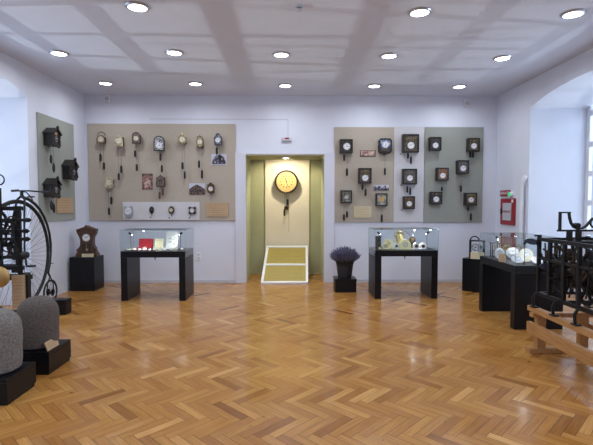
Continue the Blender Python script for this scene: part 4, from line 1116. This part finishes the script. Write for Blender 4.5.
MB().b2(-w/2, w/2, -.015, .014, 0, h).build('board', M['oaksign'], t); text_lines(t, w, h, -.015, 9, seed=12, z0=h/2)

t = thing('tower_clock', ((lx0+lx1)/2, ly+.2, lz), 'black iron tower clock movement on the open stand at the left edge', 'tower clock'); o0 = t.location.copy()
def PL(px, py, dy=0): return PY(px, py, ly+dy)
mb = MB()
zt = PL(10, 207).z; xr = PL(20.3, 240).x
for y in (ly+.02, ly+.15):
    for x in (xr-.02, xr-.32, xr-.62):
        if y > ly+.1: x -= .1
        mb.b2(x-.02, x+.02, y-.015, y+.015, lz-.01, zt+.01)
    for py in (208.5, 268): z = PL(10, py).z; mb.b2(xr-.66, xr+(.02 if y < ly+.1 else -.08), y-.018, y+.018, z-.022, z+.022)
for x in (xr-.1, xr-.62):
    for z in (zt-.02, lz+.03): mb.b2(x-.018, x+.018, ly+.02, ly+.15, z-.02, z+.02)
mb.build('frame', M['iron'], t, rel=o0)
for py, ex in ((220, 29), (231, 27), (239, 28), (257, 24.5)):
    a = PL(ex, py); z = a.z
    MB().b2(xr-.6, a.x-.02, ly-.03, ly, z-.017, z+.017).cyl((a.x-.02, ly-.015, z), (a.x+.01, ly-.015, z), .026, seg=10).cyl((a.x+.01, ly-.015, z), (a.x+.03, ly-.015, z), .014, seg=8).build('cross_bar', M['iron'], t, rel=o0, smooth=True)
for (px, py, r, dy, m) in ((6, 233, .15, .06, 'iron'), (14, 247, .08, .1, 'iron'), (1, 250, .11, .1, 'bronze'), (12, 222, .07, .12, 'bronze'), (-6, 222, .16, .12, 'iron')):
    p = PL(px, py, dy); MB().gear(p, (0, 1, 0), r, .025, 40 if r > .1 else 24, 5).build('gear', M[m], t, rel=o0)
p = PL(2, 245, .2); MB().cyl((p.x, ly+.03, p.z), (p.x, ly+.14, p.z), .06, seg=20).build('barrel', M['bronze'], t, rel=o0, smooth=True)
p = PL(21, 256); MB().cyl((p.x, ly-.05, p.z), (p.x, ly+.1, p.z), .04, seg=14).build('winding_square', M['iron'], t, rel=o0)
a = PL(.3, 190); MB().b2(a.x-.02, a.x+.012, ly-.03, ly, lz, PL(0, 188).z).build('upright', M['iron'], t, rel=o0)
a = PL(0, 178); MB().ring((a.x, ly-.015, a.z-.02), (0, 1, 0), .055, .008, seg=20, ms=6).build('bell_loop', M['iron'], t, rel=o0, smooth=True)
a = PL(15, 228); MB().bar((a.x, ly-.04, a.z+.1), (a.x+.04, ly-.04, lz+.12), .025, .02).build('lever', M['iron'], t, rel=o0)
# pendulum bob
p = PY(-1.2, 277, ly-.2)
t = thing('pendulum', (p.x, p.y, p.z-.12), 'brass pendulum bob hanging below the tower clock at the left edge', 'pendulum')
MB().ball((0, 0, .12), .115, (1, .45, 1), 28).build('bob', M['brass'], t, smooth=True)
MB().cyl((0, 0, .22), (0, 0, .9), .008, seg=8).build('rod', M['iron'], t)
MB().b2(-.015, .015, 0, .2, .88, .9).build('suspension', M['iron'], t)

# ------------------------------------------------------------------ right bench and tower clock
e = PZ(549, 352, 0); print('BENCH', e, PZ(526, 352, 0), PZ(572, 352, 0))
gy = e.y; gx0 = PZ(527, 352, 0).x; gx1 = PZ(573, 352, 0).x
XA = PY(540, 330, gy).x; XB = PY(577, 330, gy).x + .06; topz = PY(531, 311, gy+.05).z; Ynear = gy-1.55
t = thing('wooden_trestle', ((gx0+gx1)/2, (gy+Ynear)/2, 0), 'varnished pine trestle bench under the iron tower clock at the right edge', 'trestle'); o0 = t.location.copy()
for yy in (gy, Ynear+.15):
    MB().b2(gx0, gx1+.12, yy-.05, yy+.05, 0, .055, bev=.006).build('foot', M['pine'], t, rel=o0)
    for x in (XA, XB): MB().b2(x-.045, x+.045, yy-.035, yy+.035, .055, topz-.05, bev=.003).build('post', M['pine'], t, rel=o0)
    MB().b2(XA-.1, XB+.1, yy-.036, yy+.036, topz-.0501, topz-.005).build('cross_rail', M['pine'], t, rel=o0)
for x in (XA-.045, XB+.045):
    MB().b2(x-.035, x+.035, Ynear-.1, gy+.12, topz-.005, topz+.05, bev=.005).build('top_rail', M['pine'], t, rel=o0)
zl = PY(535, 326.5, gy).z
for x in (XA-.07, XB+.07):
    MB().b2(x-.024, x+.024, Ynear-.1, gy+.1, zl-.085, zl+.035, bev=.005).build('lower_rail', M['pine'], t, rel=o0)
topz += .05

X0 = XA-.03; X1 = XB+.03
YA = gy+.0; YN = gy-.9
t = thing('tower_clock', ((X0+X1)/2, (YA+YN)/2, topz), 'black wrought iron tower clock movement on the pine trestle at the right edge', 'tower clock'); o0 = t.location.copy()
zb = PY(541, 293, YA).z; zt = PY(541, 239, YA).z; zm1 = PY(541, 258, YA).z; zm2 = PY(541, 270, YA).z
print('TC', topz, zb, zt, X0, X1, YA)
ys = [YA, YA-.2, YA-.44, YA-.66, YN]
mb = MB()
for x in (X0, X1):
    for yy in ys: mb.b2(x-.016, x+.016, yy-.016, yy+.016, zb-.01, zt+(.03 if yy == YA else 0))
    for z in (zb, zt): mb.b2(x-.018, x+.018, YN, YA, z-.018, z+.018)
    mb.b2(x-.01, x+.01, YN, YA, zm1-.012, zm1+.012)
for yy in (YA, YA-.44, YN):
    for z in (zb, zt, zm1, zm2): mb.b2(X0, X1, yy-.013, yy+.013, z-.014, z+.014)
for yy in (YA,):
    for x in (X0+.18, X0+.36): mb.b2(x-.014, x+.014, yy-.014, yy+.014, zb, zt)
mb.b2(X0-.05, X0+.02, YA-.012, YA+.012, zt+.028, zt+.045)
mb.build('frame', M['iron'], t, rel=o0)
for x, s in ((X0, -1), (X1, 1)):
    for yy in (YA-.02, YA-.38, YA-.72):
        xo = x + s*.035
        MB().tube([(x, yy, zb), (xo, yy+.015, zb-.01), (xo+s*.015, yy+.03, zb-.06), (xo+s*.005, yy+.035, topz+.012)], [.013, .015, .015, .015], 8).b2(xo-.028, xo+.028, yy-.01, yy+.07, topz, topz+.013).build('foot', M['iron'], t, rel=o0, smooth=True)
for (y, z, x, r, m, ax) in ((YA-.27, zb+.2, X0+.06, .16, 'iron', 'x'), (YA-.55, zb+.34, X0+.08, .13, 'bronze', 'x'), (YA-.62, zb+.16, X0+.1, .15, 'iron', 'x'), (YA-.32, zb+.42, X0+.12, .09, 'bronze', 'x'), (YA-.75, zb+.42, X0+.05, .11, 'iron', 'x'),
                            (YA-.3, zb+.25, X1-.1, .2, 'iron', 'x'), (YA-.65, zb+.25, X1-.12, .2, 'iron', 'x')):
    MB().gear((x, y, z), (1, 0, 0), r, .025, 44 if r > .12 else 26, 5).build('gear', M[m], t, rel=o0)
for yy, z in ((YA-.27, zb+.2), (YA-.62, zb+.2)):
    MB().cyl((X0+.12, yy, z), (X1-.12, yy, z), .1, seg=24).build('winding_barrel', M['bronze'], t, rel=o0, smooth=True)
    MB().cyl((X0-.05, yy, z), (X1, yy, z), .014, seg=8).build('arbor', M['iron'], t, rel=o0)
# gears facing the room end
MB().gear((X0+.3, YA-.06, zb+.28), (0, 1, 0), .17, .02, 40, 4).build('gear', M['iron'], t, rel=o0)
MB().gear((X0+.12, YA-.09, zb+.42), (0, 1, 0), .1, .02, 26, 4).build('gear', M['bronze'], t, rel=o0)
# fly fan : two paddle blades on a slanting rod
pa, pb = PY(532, 241.5, YA+.02), PY(548, 267, YA-.08)
def blade(c, d, L, W_):
    d = Vector(d).normalized(); n = Vector((0, -1, 0)); s = d.cross(n).normalized()
    pts = []
    for i in range(24):
        a = 2*PI*i/24; pts.append(c + d*L/2*math.cos(a)*(1) + s*W_/2*math.sin(a)*(1+.25*math.cos(a)))
    mb = MB(); A = [mb.bm.verts.new(p+Vector((0, .004, 0))) for p in pts]; B = [mb.bm.verts.new(p-Vector((0, .004, 0))) for p in pts]
    mb.bm.faces.new(A); mb.bm.faces.new(B[::-1])
    for i in range(24): mb.bm.faces.new((A[i], B[i], B[(i+1) % 24], A[(i+1) % 24]))
    return mb
fl = MB().bar(pa+Vector((.05, 0, -.01)), pb+Vector((-.03, 0, .03)), .016, .012).build('fly_rod', M['iron'], t, rel=o0)
blade(pa+Vector((-.01, 0, 0)), (1, 0, -.15), .15, .062).build('fly_blade', M['steel'], fl, rel=o0)
blade(pb, (1, 0, -.12), .19, .085).build('fly_blade', M['steel'], fl, rel=o0)
MB().bar(pa+Vector((.05, 0, .015)), (X1, YA, zt+.02), .014, .014).build('fly_bar', M['iron'], t, rel=o0)
# bell-crank bracket on top
YT = YA-.36
def TT(px, py): return PY(px, py, YT)
b0 = TT(557.5, 230.3)
mb = MB(); r = .011
mb.b2(b0.x, TT(600, 230).x, YT-.014, YT+.014, b0.z-.012, b0.z+.006)
q = TT(560.2, 212.6); mb.b2(q.x-.009, q.x+.009, YT-.014, YT+.014, b0.z, q.z)
q2 = TT(569.5, 212.6); mb.b2(q.x-.009, q2.x+.009, YT-.014, YT+.014, q.z-.006, q.z+.008)
pp = [TT(x, y) for x, y in ((569, 213), (569.6, 218), (571, 223), (573.5, 227), (577.5, 228.8), (582, 228.2), (586, 226), (589, 222.5), (592, 219), (596, 217.5))]
for i in range(len(pp)-1): mb.bar(pp[i], pp[i+1]+(pp[i+1]-pp[i])*.12, .028, .016)
c = TT(595, 223); mb.ring(c, (0, 1, 0), .045, .01, seg=24, ms=8)
k_ = TT(576.5, 225.5); mb.cyl((k_.x, YT-.03, k_.z), (k_.x, YT+.03, k_.z), .026, seg=14)
mb.build('bell_crank', M['iron'], t, rel=o0)
mb = MB()
for px in (569.5, 578.5):
    q = TT(px, 232); mb.b2(q.x-.02, q.x+.02, YT-.02, YT+.02, zt-.01, b0.z-.01)
mb.b2(X0, X1, YT-.025, YT+.025, zt-.02, zt+.012)
mb.build('bracket_post', M['iron'], t, rel=o0)
mb = MB()
for i in range(6):
    yy = YA-.12-.12*i; mb.cyl((X0+.03, yy, zb+.05+.02*(i % 3)), (X0+.05+.1*(i % 2), yy+.1, zt-.04), .008, seg=6)
mb.bar((X0+.02, YA-.05, zt-.1), (X0+.1, YN+.1, zb+.1), .02, .014); mb.bar((X0+.3, YA-.1, zt), (X0+.25, YN+.1, zm1), .02, .02)
mb.build('levers', M['iron'], t, rel=o0)

# ------------------------------------------------------------------ downlights
xs = [-3.36, -1.71, -.1, 1.5, 3.1]
base_t = None
rows = [(8.07, xs), (6.52, xs), (4.98, [-3.36, -1.71, 1.48, 3.13]), (2.6, xs), (.8, xs), (-1.0, xs)]  # last three rows are out of view, added for illumination, no fixtures built
rn = ['back row', 'second row', 'front row in view']
cn = ['at the far left', 'left of centre', 'in the middle', 'right of centre', 'at the far right']
# exact positions from the photo for the rows in view
vis = {0: [(105.5, 83.5), (195.5, 84), (285.3, 85.8), (374.3, 86.2), (459.3, 86.8)], 1: [(59, 53.7), (174.3, 53), (281.3, 55), (389, 56.2), (502.3, 58.6)], 2: [None, (137.5, 7.5), (419.7, 12.8), (573, 14.5)]}
for ri, (yy, xx) in enumerate(rows):
    for ci, x in enumerate(xx):
        px, py_ = x, yy
        if ri in vis and vis[ri][ci]:
            q = PZ(vis[ri][ci][0], vis[ri][ci][1], H-.012); px, py_ = q.x, q.y
        ci2 = ci if len(xx) == 5 else [0, 1, 3, 4][ci]
        if ri < 3 and not (ri == 2 and ci == 0):
            if base_t is None:
                t = thing('ceiling_downlight', (px, py_, H), '', 'ceiling light')
                MB().lathe([(.105, 0), (.125, 0), (.128, -.006), (.118, -.018), (.1, -.02), (.098, -.012)], seg=32).build('trim_ring', M['chrome'], t, smooth=True)
                MB().cyl((0, 0, -.004), (0, 0, -.013), .099, seg=32).build('diffuser', M['lamp'], t)
                base_t = t; lt = t
            else:
                lt = copy_tree(base_t); lt.location = (px, py_, H)
            lt['label'] = 'round recessed ceiling light, %s, %s' % (rn[ri], cn[ci2]); lt['group'] = 'recessed ceiling lights'
        l = bpy.data.lights.new('downlight', 'AREA'); l.shape = 'DISK'; l.size = .19; l.energy = 8.0; l.color = (.91, .95, 1); l.spread = math.radians(165)
        o = bpy.data.objects.new('downlight', l); C.objects.link(o); o.location = (px, py_, H-.024)
q = PZ(299, 8.5, H-.03)
t = thing('smoke_detector', (q.x, q.y, H), 'small beige smoke detector on the ceiling', 'smoke detector')
MB().lathe([(.05, 0), (.05, -.015), (.03, -.02), (.03, -.035), (.045, -.04), (.04, -.055), (.002, -.06)][::-1], seg=24).build('body', M['greysign'], t, smooth=True)
MB().cyl((0, 0, -.028), (0, 0, -.033), .034, seg=20).build('sensor_gap', M['dialblack'], t)

# recess lamp
q = PY(285.7, 156.8, YB+.35)
t = thing('spot_lamp', (q.x, YB+.42, DZ), 'small white spot lamp under the ceiling of the lit recess', 'lamp')
MB().b2(-.09, .09, -.05, .05, -.03, 0, bev=.006).build('housing', M['white'], t)
MB().cyl((0, 0, -.03), (0, 0, -.036), .04, seg=20).build('lens', emit('warm_lens', (255, 244, 214), 25), t)
spot((q.x, YB+.42, DZ-.045), (q.x, RY, 1.2), 70, col=(1, .88, .62), ang=150, rad=.05, blend=.5)

# ------------------------------------------------------------------ daylight
def area(loc, rot, sx, sy, e, col):
    l = bpy.data.lights.new('daylight', 'AREA'); l.shape = 'RECTANGLE'; l.size = sx; l.size_y = sy; l.energy = e; l.color = col
    o = bpy.data.objects.new('daylight', l); C.objects.link(o); o.location = loc; o.rotation_euler = rot; return o
for side, ops in ((-1, LOP), (1, ROP)):
    for i, (y0, y1, sp, rise) in enumerate(ops):
        x = XL-TH-.15 if side < 0 else XR+TH+.15
        area((x, (y0+y1)/2, 1.9), (0, PI/2*(-1 if side < 0 else 1), 0), 2.6, y1-y0, 60, (.77, .87, 1))
for (x, y, z, tx, e) in ((-12.5, 5.6, -2.1, -3.0, 1500), (13.5, 6.4, -2.6, 2.6, 1100)):  # added spots below floor level, standing in for sunlight bounced up onto the ceiling
    l = bpy.data.lights.new('ceiling_patch_spot', 'SPOT'); l.energy = e; l.color = (1, .97, .95); l.spot_size = math.radians(34); l.spot_blend = .2; l.shadow_soft_size = .03
    o = bpy.data.objects.new('ceiling_patch_spot', l); C.objects.link(o); o.location = (x, y, z)
    o.rotation_euler = (Vector((tx, y, H))-Vector((x, y, z))).to_track_quat('-Z', 'Y').to_euler()
w = bpy.data.worlds.new('World'); bpy.context.scene.world = w; w.use_nodes = True
bg = w.node_tree.nodes['Background']; bg.inputs[0].default_value = (.62, .74, 1, 1); bg.inputs[1].default_value = .8

cam = bpy.data.cameras.new('Camera'); cam.lens = 36*F/593; cam.sensor_width = 36; cam.clip_start = .05; cam.clip_end = 100
co = bpy.data.objects.new('Camera', cam); C.objects.link(co); co.location = CAM; co.rotation_euler = ROT.to_euler(); bpy.context.scene.camera = co
vs = bpy.context.scene.view_settings
vs.view_transform = 'Standard'; vs.look = 'None'; vs.gamma = 1; vs.use_curve_mapping = False; vs.exposure = 0.24
